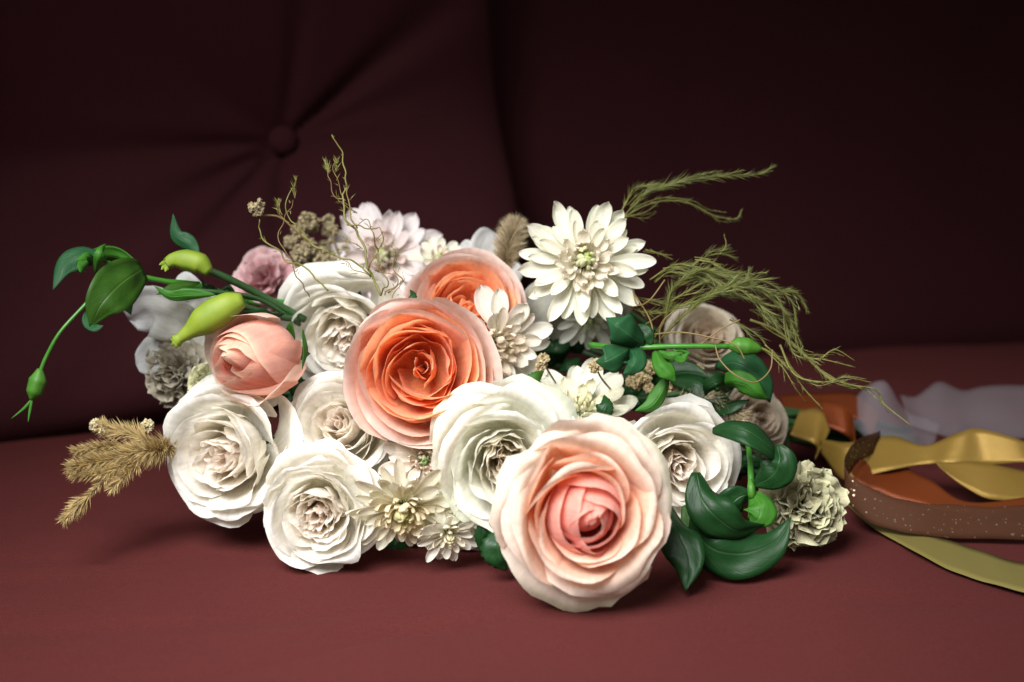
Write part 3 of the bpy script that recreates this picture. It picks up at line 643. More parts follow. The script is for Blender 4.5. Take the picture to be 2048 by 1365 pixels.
# left lisianthus sprays
b = thing('lisianthus_spray', 'green lisianthus spray reaching out at the far left, with one drooping stem', 'leafy stem', at(480, 590, .84))
tube('stem', wpath([(600, 610, .87), (480, 592, .85), (380, 572, .835), (280, 552, .82), (215, 525, .81), (190, 520, .805)], 6), [.0017, .0017, .0013, .001], M_STEM, b, 8)
tube('stem', wpath([(520, 612, .87), (400, 570, .845), (330, 562, .83), (262, 556, .82)], 6), .0012, M_STEM, b, 8)
leaf_mesh('leaf', [(212, 515, .806), (165, 512, .80), (128, 532, .795), (106, 580, .79)], 26, M_LEAF2, b, roll=-25, fold=.3)
leaf_mesh('leaf', [(286, 538, .82), (248, 562, .80), (205, 606, .79), (180, 655, .792)], 48, M_LEAFD, b, roll=6, fold=.03, seed=3, wpos=.45, bw=.4)
leaf_mesh('leaf', [(180, 610, .80), (176, 640, .795), (190, 655, .79), (207, 652, .79)], 12, M_LEAF2, b, roll=20, fold=.3)
leaf_mesh('leaf', [(282, 535, .82), (235, 515, .83), (180, 520, .84), (150, 545, .84)], 24, M_LEAF3, b, roll=50, fold=.3, seed=4)
leaf_mesh('leaf', [(190, 548, .80), (198, 520, .79), (203, 500, .79), (212, 488, .80)], 11, M_LEAF3, b, roll=-10, fold=.6)
leaf_mesh('leaf', [(180, 520, .80), (168, 532, .795), (160, 545, .79)], 12, M_LEAF3, b, roll=20, fold=.6)
leaf_mesh('leaf', [(192, 530, .80), (175, 512, .79), (150, 522, .785)], 9, M_LEAF3, b, roll=-30, fold=.4)
leaf_mesh('leaf', [(240, 580, .82), (252, 600, .825), (262, 630, .83)], 18, M_LEAF2, b, roll=20)
tube('stem', wpath([(215, 560, .80), (168, 612, .795), (120, 665, .79), (92, 715, .79), (78, 750, .79)], 7), [.0011, .0010, .0012], M_STEM, b, 8)
bud([(80, 738, .79), (76, 760, .79), (68, 785, .79), (62, 800, .79)], [5, 17, 15, 3], M_BUDG, b)
leaf_mesh('sepal', [(70, 790, .79), (50, 815, .79), (22, 838, .79)], 2.5, M_STEM, b)
leaf_mesh('sepal', [(66, 790, .79), (60, 820, .79), (56, 845, .79)], 2.5, M_STEM, b)
b = thing('lisianthus_spray', 'pair of lime green lisianthus buds on dark stems above the peach rosebud', 'flower buds', at(480, 600, .84))
tube('stem', wpath([(610, 640, .86), (520, 590, .845), (450, 555, .83), (400, 535, .825)], 6), .0022, M_STEMD, b, 8)
tube('stem', wpath([(600, 650, .86), (520, 600, .84), (440, 585, .82), (330, 578, .81)], 6), .0013, M_STEMD, b, 8)
tube('stem', wpath([(600, 640, .86), (540, 630, .84), (460, 605, .815)], 6), .0020, M_STEMD, b, 8)
bud([(418, 545, .81), (400, 528, .81), (370, 520, .81), (348, 520, .81), (334, 528, .81)], [10, 21, 21, 15, 12], M_BUD, b)
for k, (dx, dy) in enumerate(((-10, 12), (-2, 16), (-14, 2), (-4, -10))): leaf_mesh('bud_tip', [(342, 522, .81), (336 + dx * .5, 526 + dy * .5, .808), (332 + dx, 528 + dy, .806)], 6, M_BUD, b, fold=.5, nv=6, nu=4)
bud([(486, 600, .80), (455, 612, .80), (418, 634, .80), (388, 656, .80), (362, 675, .80), (352, 682, .80)], [14, 27, 32, 29, 15, 10, 14], M_BUD, b, ridge=.05)
for k, (dx, dy) in enumerate(((-10, 8), (0, 14), (-12, -4), (8, 10))): leaf_mesh('bud_tip', [(358, 676, .80), (354 + dx * .5, 682 + dy * .5, .798), (352 + dx, 684 + dy, .80)], 6, M_BUD, b, fold=.5, nv=6, nu=4)
leaf_mesh('leaf', [(398, 512, .83), (378, 488, .83), (352, 470, .83), (346, 428, .83)], 17, M_LEAF2, b, roll=15, fold=.3)
leaf_mesh('leaf', [(430, 590, .80), (380, 590, .80), (340, 592, .80), (308, 572, .80)], 13, M_LEAF3, b, roll=25)
leaf_mesh('leaf', [(400, 565, .82), (350, 575, .81), (312, 590, .805)], 12, M_LEAFD, b, roll=-25)
for k in range(7):
    x = rnd.uniform(430, 600); y = lerp(575, 640, (x - 430) / 170)
    leaf_mesh('leaf', [(x, y, .83), (x - rnd.uniform(10, 25), y - rnd.uniform(-14, 18), .825), (x - rnd.uniform(30, 52), y + rnd.uniform(-24, 16), .82)], rnd.uniform(4, 8), M_LEAF, b, roll=rnd.uniform(-40, 40), nv=8, nu=4)
leaf_mesh('leaf', [(606, 660, .80), (612, 700, .795), (604, 740, .79)], 8, M_LEAFD, b, roll=50)

# loose white flower at left, behind the bud
lf = thing('lisianthus', 'greyish white lisianthus with broad rounded petals at the left, behind the lime bud', 'lisianthus', at(330, 650, .87), 'broad petalled white flowers')
PW0, PW1 = (.62, .62, .52), (.72, .74, .74)
for pts, wd, rl, sd in (([(400, 650, .875), (350, 640, .862), (300, 620, .86), (258, 640, .872)], 52, 12, 1), ([(400, 660, .88), (350, 690, .87), (310, 710, .865), (272, 730, .87)], 38, -20, 2),
                        ([(410, 640, .88), (385, 610, .87), (365, 585, .865), (345, 570, .87)], 44, 10, 3), ([(400, 660, .875), (370, 700, .87), (350, 750, .868)], 40, -15, 4), ([(420, 640, .88), (430, 610, .88), (440, 580, .88)], 42, 15, 5)):
    leaf_mesh('petal', pts, wd, M_PET, lf, roll=rl, fold=.0, cup=-.25, wave=.3, tipround=1, cols=(PW0, PW1), seed=sd, wpos=.6, bw=.3)
lf = thing('lisianthus', 'large smooth white petals standing at the top behind the orange rose', 'lisianthus', at(965, 520, .93), 'broad petalled white flowers')
for pts, wd, rl, sd in (([(975, 590, .93), (970, 540, .925), (975, 500, .925), (990, 466, .935)], 42, -15, 6), ([(960, 590, .93), (945, 550, .925), (930, 510, .925), (918, 492, .93)], 30, 20, 7), ([(1000, 590, .93), (1010, 550, .93), (1020, 520, .935)], 34, 0, 8)):
    leaf_mesh('petal', pts, wd, M_PET, lf, roll=rl, fold=0, cup=-.3, wave=.2, tipround=1, cols=(PW0, (.76, .76, .76)), seed=sd, wpos=.6, bw=.3)
lf = thing('lisianthus', 'pale shaded flower behind the stem of the large chrysanthemum', 'lisianthus', at(1090, 640, .90), 'broad petalled white flowers')
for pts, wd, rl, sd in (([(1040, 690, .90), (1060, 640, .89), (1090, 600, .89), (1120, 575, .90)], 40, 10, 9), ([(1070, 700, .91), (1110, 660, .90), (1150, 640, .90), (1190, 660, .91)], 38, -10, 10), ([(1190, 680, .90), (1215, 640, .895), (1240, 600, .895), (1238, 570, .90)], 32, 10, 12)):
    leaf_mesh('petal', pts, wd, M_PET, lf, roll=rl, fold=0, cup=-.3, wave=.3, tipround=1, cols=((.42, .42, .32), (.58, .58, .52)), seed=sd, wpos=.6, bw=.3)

# right: lisianthus stem with the clover-like leaves and the bud
b = thing('lisianthus_spray', 'bright green horizontal stem with a closed bud and folded blue green leaves', 'leafy stem', at(1250, 695, .80))
tube('stem', wpath([(1180, 690, .83), (1250, 696, .805), (1350, 693, .80), (1465, 693, .80)], 7), [.0018, .0017, .0015], M_STEM, b, 8)
bud([(1458, 693, .80), (1475, 692, .80), (1495, 694, .80), (1515, 698, .80), (1524, 700, .80)], [6, 17, 17, 9, 2], M_BUDG, b)
for pts, wd, rl, ml in (([(1290, 690, .80), (1262, 672, .788), (1235, 652, .784), (1212, 636, .79)], 34, 0, M_LEAF2), ([(1262, 694, .80), (1240, 708, .788), (1212, 722, .784), (1191, 724, .79)], 30, 0, M_LEAF2),
                        ([(1258, 696, .80), (1268, 712, .79), (1264, 732, .786), (1246, 750, .79)], 24, -10, M_LEAF2), ([(1300, 692, .80), (1285, 670, .80), (1262, 650, .805)], 20, 30, M_LEAF),
                        ([(1310, 702, .798), (1322, 728, .79), (1340, 748, .788), (1352, 764, .79)], 19, 10, M_LEAF3), ([(1316, 704, .80), (1342, 712, .795), (1365, 706, .795)], 9, 0, M_LEAF3), ([(1345, 708, .80), (1362, 716, .79), (1376, 706, .79)], 10, 20, M_LEAF3), ([(1380, 708, .80), (1360, 700, .80), (1345, 706, .80)], 6, 0, M_LEAF3),
                        ([(1335, 755, .80), (1322, 785, .80), (1302, 812, .80), (1270, 822, .80)], 17, 15, M_LEAF3)):
    leaf_mesh('leaf', pts, wd, ml, b, roll=rl, fold=.55, bw=.35, wpos=.5)
b = thing('leafy_branch', 'green branch of pointed leaves under the trailing fern at the right', 'leafy stem', at(1450, 770, .84))
tube('stem', wpath([(1250, 800, .88), (1340, 790, .86), (1430, 775, .845), (1500, 750, .83)], 6), .0016, M_STEMD, b, 8)
for pts, wd, rl, ml in (([(1430, 735, .84), (1465, 725, .825), (1500, 740, .82), (1530, 775, .82), (1540, 806, .825)], 34, 10, M_LEAF2), ([(1430, 780, .84), (1460, 765, .82), (1490, 770, .815), (1515, 790, .815), (1538, 800, .82)], 24, -25, M_LEAF3), ([(1470, 775, .84), (1440, 765, .82), (1420, 775, .82), (1410, 792, .83)], 20, 20, M_LEAF),
                        ([(1340, 760, .86), (1390, 765, .85), (1430, 790, .845), (1460, 800, .84)], 26, 30, M_LEAF), ([(1300, 770, .87), (1340, 750, .86), (1380, 745, .855), (1420, 755, .85)], 26, -10, M_LEAF), ([(1280, 780, .88), (1300, 740, .87), (1330, 720, .87)], 24, 0, M_LEAF), ([(1400, 800, .86), (1450, 812, .84), (1500, 800, .835)], 20, 40, M_LEAF)):
    leaf_mesh('leaf', pts, wd, ml, b, roll=rl, fold=.35)
# ruscus at the lower right
b = thing('ruscus_branch', 'glossy dark green leafy branch curling over the seat at the lower right', 'leafy stem', at(1500, 980, .79))
tube('stem', wpath([(1490, 860, .85), (1500, 920, .80), (1502, 985, .785), (1500, 1040, .79)], 6), [.0014, .0018, .0012], M_STEM, b, 8)
bud([(1500, 960, .785), (1502, 975, .782), (1503, 990, .782), (1502, 1000, .785)], [4, 8, 8, 4], M_BUDG, b, 'node')
for pts, wd, rl, re, ml, wp in (([(1425, 862, .785), (1465, 858, .775), (1510, 872, .77), (1548, 905, .775), (1556, 935, .785)], 30, 15, 70, M_LEAF, .5), ([(1556, 890, .775), (1560, 925, .772), (1540, 955, .775), (1503, 975, .785)], 38, -35, 20, M_LEAF, .5),
                        ([(1503, 985, .785), (1520, 1010, .775), (1518, 1035, .772), (1500, 1052, .775)], 34, 5, 10, M_LEAF3, .55), ([(1500, 985, .785), (1470, 1000, .785), (1440, 1030, .79), (1425, 1060, .80)], 30, 30, 10, M_LEAF, .4),
                        ([(1392, 945, .765), (1405, 1000, .758), (1440, 1040, .755), (1480, 1062, .76), (1530, 1050, .77)], 44, 28, -48, M_LEAF, .45), ([(1385, 1020, .775), (1410, 1085, .765), (1470, 1108, .762), (1540, 1090, .765), (1582, 1035, .77)], 52, -38, 42, M_LEAF, .5),
                        ([(1335, 1010, .775), (1350, 1060, .755), (1375, 1120, .745), (1372, 1182, .74)], 42, 38, -22, M_LEAF, .5), ([(1370, 1010, .785), (1400, 1060, .78), (1420, 1110, .78)], 34, 20, 20, M_LEAFD, .5)):
    leaf_mesh('leaf', pts, wd, ml, b, roll=rl, rollend=re, fold=.03, wpos=wp, bw=.2, cup=.10, wave=.30, nv=24)
b = thing('rose_leaf', 'dark serrated rose leaf sticking out at the left of the front peach rose', 'leaf', at(985, 1070, .77), 'serrated rose leaves')
for pts, wd in (([(1015, 1050, .765), (990, 1050, .76), (958, 1048, .765)], 26), ([(1005, 1060, .76), (995, 1090, .755), (1000, 1120, .755), (1012, 1142, .76)], 34), ([(985, 1050, .765), (965, 1070, .765), (962, 1105, .77)], 18)):
    leaf_mesh('leaflet', pts, wd, M_LEAF, b, serr=.08, fold=.2)
for lb, pts, wd, ml in (('dark serrated leaf standing behind the top of the front peach rose', [(1195, 838, .76), (1205, 825, .755), (1212, 808, .755), (1208, 790, .76)], 19, M_LEAF), ('small green leaf between the side-on chrysanthemum and the greenish white rose', [(1030, 785, .80), (1055, 768, .79), (1075, 752, .79), (1088, 742, .795)], 14, M_LEAFD),
                        ('small dark leaf between the two orange roses', [(822, 620, .80), (824, 605, .79), (826, 590, .79), (820, 580, .795)], 9, M_LEAF)):
    b = thing('rose_leaf', lb, 'leaf', at(*pts[0]), 'serrated rose leaves'); leaf_mesh('leaflet', pts, wd, ml, b, serr=.07, fold=.3)

# hidden greenery that fills the dark gaps between the blooms
for k, (cx, cy, d, lb) in enumerate(((620, 800, .87, 'dark leaves in the gap below the peach rosebud'), (1120, 700, .90, 'dark leaves in the gap under the large chrysanthemum'), (900, 800, .87, 'shaded leaves deep behind the open orange rose'),
                                     (820, 1070, .83, 'shaded leaves under the lower chrysanthemum near the seat'), (1280, 760, .90, 'shaded leaves behind the cream chrysanthemum and blue green leaves'), (1480, 940, .86, 'shaded leaves between the right white rose and the carnation'))):
    b = thing('leafy_branch', lb, 'leafy stem', at(cx, cy, d), 'dark leafy stems inside the bouquet')
    c = W(cx, cy, d); tube('stem', [Vector(p) for p in cr([c, c + Vector((.02, .03, .005)), TIE], 6)], .0016, M_STEMD, b, 8)
    for q in range(11):
        a = rnd.uniform(0, 6.28); l = rnd.uniform(45, 80); x, y = cx + rnd.uniform(-45, 45), cy + rnd.uniform(-35, 35)
        dd = d + rnd.uniform(-.01, .03)
        leaf_mesh('leaf', [(x, y, dd), (x + math.cos(a) * l * .5, y + math.sin(a) * l * .4, dd - .004), (x + math.cos(a) * l, y + math.sin(a) * l * .8, dd)], rnd.uniform(14, 24), M_LEAF, b, roll=rnd.uniform(-50, 50), nv=8, nu=4, seed=q)

# ---------------------------------------------------------------- fern / moss strands
def feather(bag, path, ln, dens, wd, spread=.45, t0=.05, t1=1.0, col=(1, 1, 1), grow=None):
    """needles set along a strand, swept forward"""
    n = len(path)
    for k in range(int(dens)):
        s = rnd.uniform(t0, t1); f = s * (n - 1); i = min(n - 2, int(f)); p = path[i].lerp(path[i+1], f - i); t = (path[i+1] - path[i]).normalized()
        pr = Vector((rnd.gauss(0, 1), rnd.gauss(0, .7), rnd.gauss(0, 1))); pr = (pr - t * pr.dot(t)).normalized()
        l = ln * rnd.uniform(.5, 1.2) * (grow(s) if grow else math.sin(math.pi * (s * .8 + .15)) + .15)
        d = (t * rnd.uniform(.7, 1.2) + pr * spread * rnd.uniform(.4, 1.2)).normalized()
        c = rnd.uniform(.65, 1.25); bag.blade(p, p + d * l, wd * rnd.uniform(.7, 1.2), c=(c * col[0], c * col[1], c * col[2] * rnd.uniform(.8, 1.1)), bend=pr * l * -.06)
def sprig(label, strands, base, name='fern_frond', cat='fern', group='wispy fern fronds', ln=.009, dens=150, wd=.00013, mat=M_FERN, smat=None, rad=.0005, spread=.36, rough=0):
    t0 = thing(name, label, cat, at(*base), group)
    bag = Bag()
    for st in strands:
        o = st[-1] if isinstance(st[-1], dict) else {}; base_pts = [p for p in st if not isinstance(p, dict)]
        for cpy in range(3):
            pts = base_pts
            if cpy:
                q0, q1 = rnd.uniform(0, .25), rnd.uniform(.7, 1.0); m_ = len(base_pts) - 1; A = cr(base_pts, 4); A = A[int(q0 * len(A)):max(int(q1 * len(A)), int(q0 * len(A)) + 5):3]
                jx, jy = rnd.uniform(-1, 1), rnd.uniform(-1, 1)
                pts = [(p[0] + jx * 12 * k / len(A) + rnd.uniform(-5, 5), p[1] + jy * 22 * k / len(A) + rnd.uniform(-6, 6), p[2] + rnd.uniform(-.006, .006)) for k, p in enumerate(A)]
                if len(pts) < 2: continue
            path = wpath(pts, 7)
            L = sum((path[i+1] - path[i]).length for i in range(len(path) - 1)); r_ = o.get('rad', rad) * (1 if not cpy else .55)
            tube('stem', path, [r_, r_ * .7, r_ * .35], smat or M_TWIGG, t0, 5)
            feather(bag, path, o.get('ln', ln) * (1.15 if not cpy else .95), o.get('dens', dens) * (.5 if not cpy else .3) * L / .06, wd, o.get('spread', spread), o.get('t0', .1), 1.0)
    nd = bag.build('needles', mat, t0); nd['kind'] = 'stuff'
    return t0
sprig('feathery green frond arching up to the right from behind the large chrysanthemum', [
    [(1232, 450, .86), (1262, 418, .855), (1300, 385, .85), (1370, 362, .845), (1450, 352, .84), (1510, 350, .84), (1545, 335, .84), dict(dens=330, ln=.010)],
    [(1235, 448, .86), (1255, 400, .86), (1290, 372, .855), (1350, 368, .85), (1430, 358, .845), dict(dens=200, ln=.008)],
    [(1240, 440, .87), (1290, 412, .87), (1340, 402, .875), (1390, 412, .88), (1430, 432, .885), (1470, 438, .885), (1484, 420, .885), dict(dens=170, ln=.006)],
    [(1250, 435, .865), (1290, 425, .87), (1318, 405, .87), dict(dens=90)]], (1235, 450, .86))
sprig('tangled olive green fern trailing over the right side of the bouquet', [
    [(1300, 690, .84), (1330, 640, .82), (1345, 580, .815), (1400, 545, .81), (1470, 560, .805), (1540, 580, .805), (1590, 585, .81), (1615, 622, .815), dict(dens=320, ln=.010)],
    [(1290, 650, .84), (1340, 620, .82), (1400, 600, .81), (1460, 575, .80), (1520, 560, .80), (1580, 600, .805), (1595, 660, .81), dict(dens=330, ln=.010)],
    [(1300, 560, .83), (1350, 530, .82), (1400, 540, .81), (1440, 570, .805), (1500, 600, .80), (1560, 615, .80), dict(dens=280)],
    [(1320, 680, .83), (1370, 630, .81), (1420, 590, .80), (1480, 570, .80), (1500, 540, .80), dict(dens=260)],
    [(1310, 565, .83), (1340, 545, .82), (1390, 555, .815), (1450, 590, .81), (1530, 598, .81), dict(dens=260)],
    [(1390, 520, .83), (1420, 525, .825), (1450, 540, .82), (1480, 560, .82), dict(dens=110)],
    [(1380, 535, .85), (1410, 515, .85), (1440, 508, .85), (1470, 515, .85), dict(dens=130)], [(1440, 510, .85), (1452, 490, .85), (1448, 470, .85), dict(dens=50, ln=.004)],
    [(1262, 615, .85), (1290, 626, .84), (1330, 625, .82), (1370, 610, .81), dict(dens=150)], [(1240, 590, .86), (1300, 600, .85), (1350, 615, .84), dict(dens=60)],
    [(1290, 500, .86), (1320, 508, .86), (1345, 520, .86), dict(dens=60, ln=.005)],
    [(1480, 580, .81), (1520, 610, .80), (1555, 650, .80), (1590, 670, .80), dict(dens=240)],
    [(1350, 575, .83), (1395, 560, .82), (1450, 548, .82), (1510, 572, .82), (1570, 625, .82), dict(dens=260, ln=.009)],
    [(1330, 610, .82), (1390, 575, .81), (1430, 550, .81), (1490, 545, .81), dict(dens=180)],
    [(1500, 560, .81), (1545, 595, .81), (1580, 640, .81), (1600, 700, .81), (1640, 730, .80), dict(dens=200, ln=.007)]], (1300, 650, .83), wd=.00014)
sprig('lower fern strands hanging down to the right over the ribbons', [
    [(1560, 600, .82), (1575, 660, .82), (1590, 710, .815), (1650, 720, .81), (1710, 735, .81), dict(dens=160, ln=.006, rad=.0007)],
    [(1500, 640, .82), (1550, 660, .82), (1600, 700, .82), (1650, 750, .815), (1700, 770, .81), (1750, 780, .81), (1770, 810, .81), (1820, 850, .80), dict(dens=140, ln=.005, rad=.0009)],
    [(1480, 690, .82), (1530, 700, .82), (1580, 740, .82), (1610, 780, .82), (1642, 815, .82), dict(dens=130, ln=.005, rad=.0008)],
    [(1560, 690, .82), (1590, 750, .815), (1650, 765, .81), (1690, 755, .81), (1740, 765, .81), dict(dens=150, ln=.005, rad=.0007)],
    [(1500, 620, .83), (1530, 635, .82), (1560, 640, .82), (1590, 680, .82), dict(dens=180)], [(1530, 690, .82), (1560, 720, .82), (1570, 760, .82), dict(dens=80, ln=.006)],
    [(1600, 700, .82), (1640, 740, .815), (1660, 775, .815), dict(dens=60, ln=.004, rad=.0006)], [(1640, 720, .81), (1670, 700, .81), (1710, 722, .81), dict(dens=50, ln=.004)],
    [(1460, 640, .83), (1500, 660, .82), (1530, 685, .82), dict(dens=110)]], (1500, 690, .82))
tw = thing('bare_tendril', 'thin bare curling tendrils looping over the horizontal green stem', 'tendril', at(1400, 680, .81))
for pts in ([(1300, 670, .81), (1360, 665, .80), (1420, 675, .795), (1470, 690, .79), (1490, 720, .79)], [(1430, 690, .795), (1440, 720, .79), (1470, 750, .785), (1510, 765, .785), (1540, 740, .79), (1545, 700, .795)], [(1265, 580, .84), (1275, 610, .83), (1300, 600, .82), (1330, 560, .82)],
            [(1320, 700, .82), (1322, 650, .815), (1350, 620, .81)], [(1270, 590, .84), (1300, 640, .82), (1310, 690, .81)], [(1400, 690, .80), (1440, 660, .80), (1480, 640, .80)]):
    tube('tendril', wpath(pts, 8), .00045, M_TWIG, tw, 6)

# curly twigs at upper left
tw = thing('curly_twig', 'curly bare brownish green twig sticking up above the white roses at the left', 'twig', at(760, 585, .80))
tws = [([(765, 590, .80), (740, 540, .80), (725, 490, .80), (705, 455, .80), (690, 430, .80), (686, 400, .80), (692, 370, .80), (688, 330, .80), (676, 290, .80), (666, 272, .80)], .0011),
       ([(690, 405, .80), (668, 385, .80), (658, 355, .80), (656, 330, .80)], .0005), ([(688, 395, .80), (672, 360, .80), (668, 335, .80), (674, 322, .80)], .0004), ([(712, 460, .80), (702, 420, .80), (698, 385, .80), (690, 370, .80)], .0007),
       ([(715, 430, .81), (700, 415, .81), (680, 400, .81), (662, 395, .81)], .0005),
       ([(745, 560, .80), (720, 530, .80), (690, 520, .80), (640, 500, .80), (610, 480, .80), (585, 440, .80), (578, 400, .80), (590, 365, .80)], .0008), ([(580, 440, .80), (560, 425, .80), (560, 400, .80)], .0004),
       ([(620, 595, .82), (590, 540, .81), (565, 490, .81), (560, 450, .81), (578, 415, .81), (580, 400, .81)], .0005), ([(660, 580, .82), (600, 535, .82), (550, 500, .82), (522, 470, .82), (518, 440, .82)], .0009),
       ([(695, 450, .80), (750, 455, .79), (768, 480, .785), (755, 500, .785), (735, 490, .785)], .0006), ([(740, 545, .80), (755, 500, .79), (750, 470, .785), (725, 440, .785), (712, 450, .79)], .0006),
       ([(765, 590, .80), (770, 560, .79), (755, 520, .79), (752, 490, .79), (765, 465, .79)], .0006), ([(780, 590, .79), (800, 560, .79), (790, 530, .79), (795, 505, .79), (780, 490, .79)], .0006),
       ([(770, 595, .79), (790, 570, .785), (780, 545, .785), (760, 525, .785)], .0005), ([(735, 555, .79), (700, 540, .79), (680, 510, .79)], .0005), ([(790, 600, .79), (800, 575, .79), (806, 545, .79)], .0004), ([(725, 500, .79), (690, 475, .785), (668, 465, .785)], .0004)]
for pts, r_ in tws:
    r_ *= .68
    path = wpath(pts, 8); path = [p + Vector((mn.noise(p * 130), mn.noise(p * 130 + Vector((7, 0, 0))), mn.noise(p * 130 + Vector((0, 7, 0))))) * .0028 for p in path]
    tube('twig', path, [r_, r_ * .8, r_ * .4], M_TWIGG if r_ > .00048 else M_TWIG, tw, 6)
bag = Bag()
for pts, r_ in tws:
    path = wpath(pts, 8); feather(bag, path, .004, 9, .00025, spread=1.2)
for pts in ([(590, 400, .80), (588, 380, .80), (592, 355, .80)], [(658, 350, .80), (652, 325, .80)], [(672, 345, .80), (674, 322, .80)], [(560, 430, .81), (556, 405, .81)]): feather(bag, wpath(pts, 4), .006, 26, .0003, spread=.5)
tag(bag.build('thorns', M_TWIGG, tw), kind='stuff')

# ---------------------------------------------------------------- plumes, bunny tail, dried flowers
def plume(label, spikes, base, mat, name, cat, group, n=90, ln=.008, wd=.0005, spread=.6, hair=True, fl=1):
    t0 = thing(name, label, cat, at(*base), group); bag = Bag(); hb = Bag()
    for st in spikes:
        o = st[-1] if isinstance(st[-1], dict) else {}; pts = [p for p in st if not isinstance(p, dict)]; path = wpath(pts, 6)
        tube('stem', path, o.get('rad', .0009), M_DRY if False else M_TWIG, t0, 6)
        feather(bag, path, o.get('ln', ln), o.get('n', n) * fl, wd, o.get('spread', spread) * (1.25 if fl > 1 else 1), o.get('t0', .1), 1, grow=o.get('grow', lambda s: 1.15 - .5 * s))
        if hair: feather(hb, path, o.get('ln', ln) * 2.2, o.get('n', n) * .06, .00008, .7, .2, 1, grow=lambda s: 1)
    tag(bag.build('spikelets', mat, t0), kind='stuff')
    if hair: tag(hb.build('hairs', mat, t0), kind='stuff')
    return t0
GPL = 'dried grass plumes'
plume('golden brown feathery grass plume sticking out at the lower left', [
    [(380, 885, .83), (320, 900, .80), (280, 905, .795), (230, 918, .79), (190, 925, .785), (150, 935, .78), dict(n=800, ln=.0125, spread=.75)],
    [(375, 880, .83), (310, 890, .80), (270, 870, .80), (230, 862, .80), (212, 856, .80), dict(n=420, ln=.0115, spread=.7)], [(370, 900, .82), (300, 915, .80), (250, 930, .79), (210, 945, .785), (155, 948, .78), dict(n=560, ln=.0105, spread=.6)],
    [(290, 920, .80), (260, 940, .79), (240, 960, .785), (228, 972, .785), dict(n=240, ln=.009)], [(260, 890, .80), (200, 895, .79), (155, 902, .785), dict(n=260, ln=.009, spread=.55)],
    [(240, 935, .79), (205, 965, .785), (180, 985, .78), dict(n=60, ln=.006)], [(190, 980, .782), (170, 1000, .78), (150, 1018, .78), (132, 1036, .778), dict(n=320, ln=.0095, spread=.55)]], (320, 900, .80), M_GOLD, 'grass_plume', 'dried grass', GPL, wd=.00032, fl=2.6, hair=False)
t0 = plume('fluffy beige bunny tail grass head beside the large chrysanthemum', [[(1015, 560, .88), (1012, 520, .875), (1020, 480, .875), (1032, 448, .88), dict(n=4200, ln=.0105, spread=1.9, t0=.15, grow=lambda s: .25 + .9 * max(0, 1 - (2 * s - 1.1)**2)**.5)]], (1015, 560, .88), M_BEIGE, 'bunny_tail', 'dried grass', None, wd=.0002, hair=False)
plume('beige dried grass head behind the creamy white rose at the right', [[(1340, 800, .86), (1390, 795, .85), (1440, 800, .845), (1485, 840, .84), dict(n=700, ln=.009, spread=.9)], [(1300, 790, .87), (1350, 770, .865), (1390, 775, .86), dict(n=300, ln=.007, spread=.9)], [(1420, 800, .85), (1455, 820, .842), (1488, 826, .84), dict(n=360, ln=.010, spread=.6)]],
      (1340, 800, .86), M_BEIGE, 'grass_plume', 'dried grass', GPL, wd=.0003)
def seed_head(bag, c, rad, n, sz):
    for k in range(n):
        v = Vector((rnd.gauss(0, 1), rnd.gauss(0, 1), rnd.gauss(0, 1))).normalized() * rad * rnd.uniform(.5, 1)
        for q in range(5):
            d = (v.normalized() + Vector((rnd.gauss(0, .6), rnd.gauss(0, .6), rnd.gauss(0, .6)))).normalized(); t = rnd.uniform(.7, 1.3); bag.blade(c + v, c + v + d * sz, sz * .42, c=(t, t, t * rnd.uniform(.85, 1.05)))
def dried(label, heads, stems, base, tint=(1, 1, 1)):
    t0 = thing('dried_flower', label, 'dried flower', at(*base), 'tiny dried flowers')
    for pts in stems: tube('stem', wpath(pts, 6), .0006, M_TWIG, t0, 6)
    for x, y, d, r_ in heads:
        bg = Bag(); seed_head(bg, W(x, y, d), rpx(r_, d), int(16 + r_ * 1.3), .0026); bg.c = [(c[0]*tint[0], c[1]*tint[1], c[2]*tint[2]) for c in bg.c]; bg.build('flower_head', M_DRY, t0)
dried('single round dried brown seed head on a thin stem at the upper left', [(512, 415, .83, 13)], [[(640, 500, .85), (600, 470, .845), (560, 435, .84), (520, 430, .835), (512, 418, .83)]], (640, 500, .85))
dried('blurred cluster of small brown dried flowers behind the curly twig', [(rnd.uniform(575, 690), rnd.uniform(440, 530), .93 + rnd.uniform(-.02, .02), rnd.uniform(8, 17)) for _ in range(22)],
      [[(700, 580, .94), (660, 520, .93), (600, 505, .93)], [(700, 580, .94), (670, 490, .93), (655, 455, .93)], [(700, 580, .94), (640, 540, .93), (590, 530, .93)]], (700, 580, .94))
dried('small pale dried blossoms beside the golden plume', [(190, 850, .80, 7), (208, 858, .80, 7), (295, 852, .81, 8)], [[(320, 890, .81), (250, 870, .80), (190, 850, .80)]], (320, 890, .81), (1.7, 1.8, 1.9))
dried('tiny grey dried blossoms in the dark gap between the cream chrysanthemums', [(1190, 733, .81, 9), (1200, 728, .81, 7), (1088, 720, .82, 8), (1080, 735, .82, 6)], [[(1240, 800, .86), (1205, 760, .83), (1192, 735, .81)], [(1120, 780, .86), (1095, 740, .83), (1086, 722, .82)]], (1240, 800, .86), (1.2, 1.15, 1.1))
dried('speckled dried blossoms in the shade left of the green branch', [(rnd.uniform(1255, 1400), rnd.uniform(725, 800), .87 + rnd.uniform(-.015, .015), rnd.uniform(5, 9)) for _ in range(20)], [[(1350, 820, .9), (1310, 780, .88), (1290, 750, .87)], [(1400, 820, .9), (1370, 780, .88), (1360, 745, .87)]], (1350, 820, .9), (1.1, 1.05, .95))

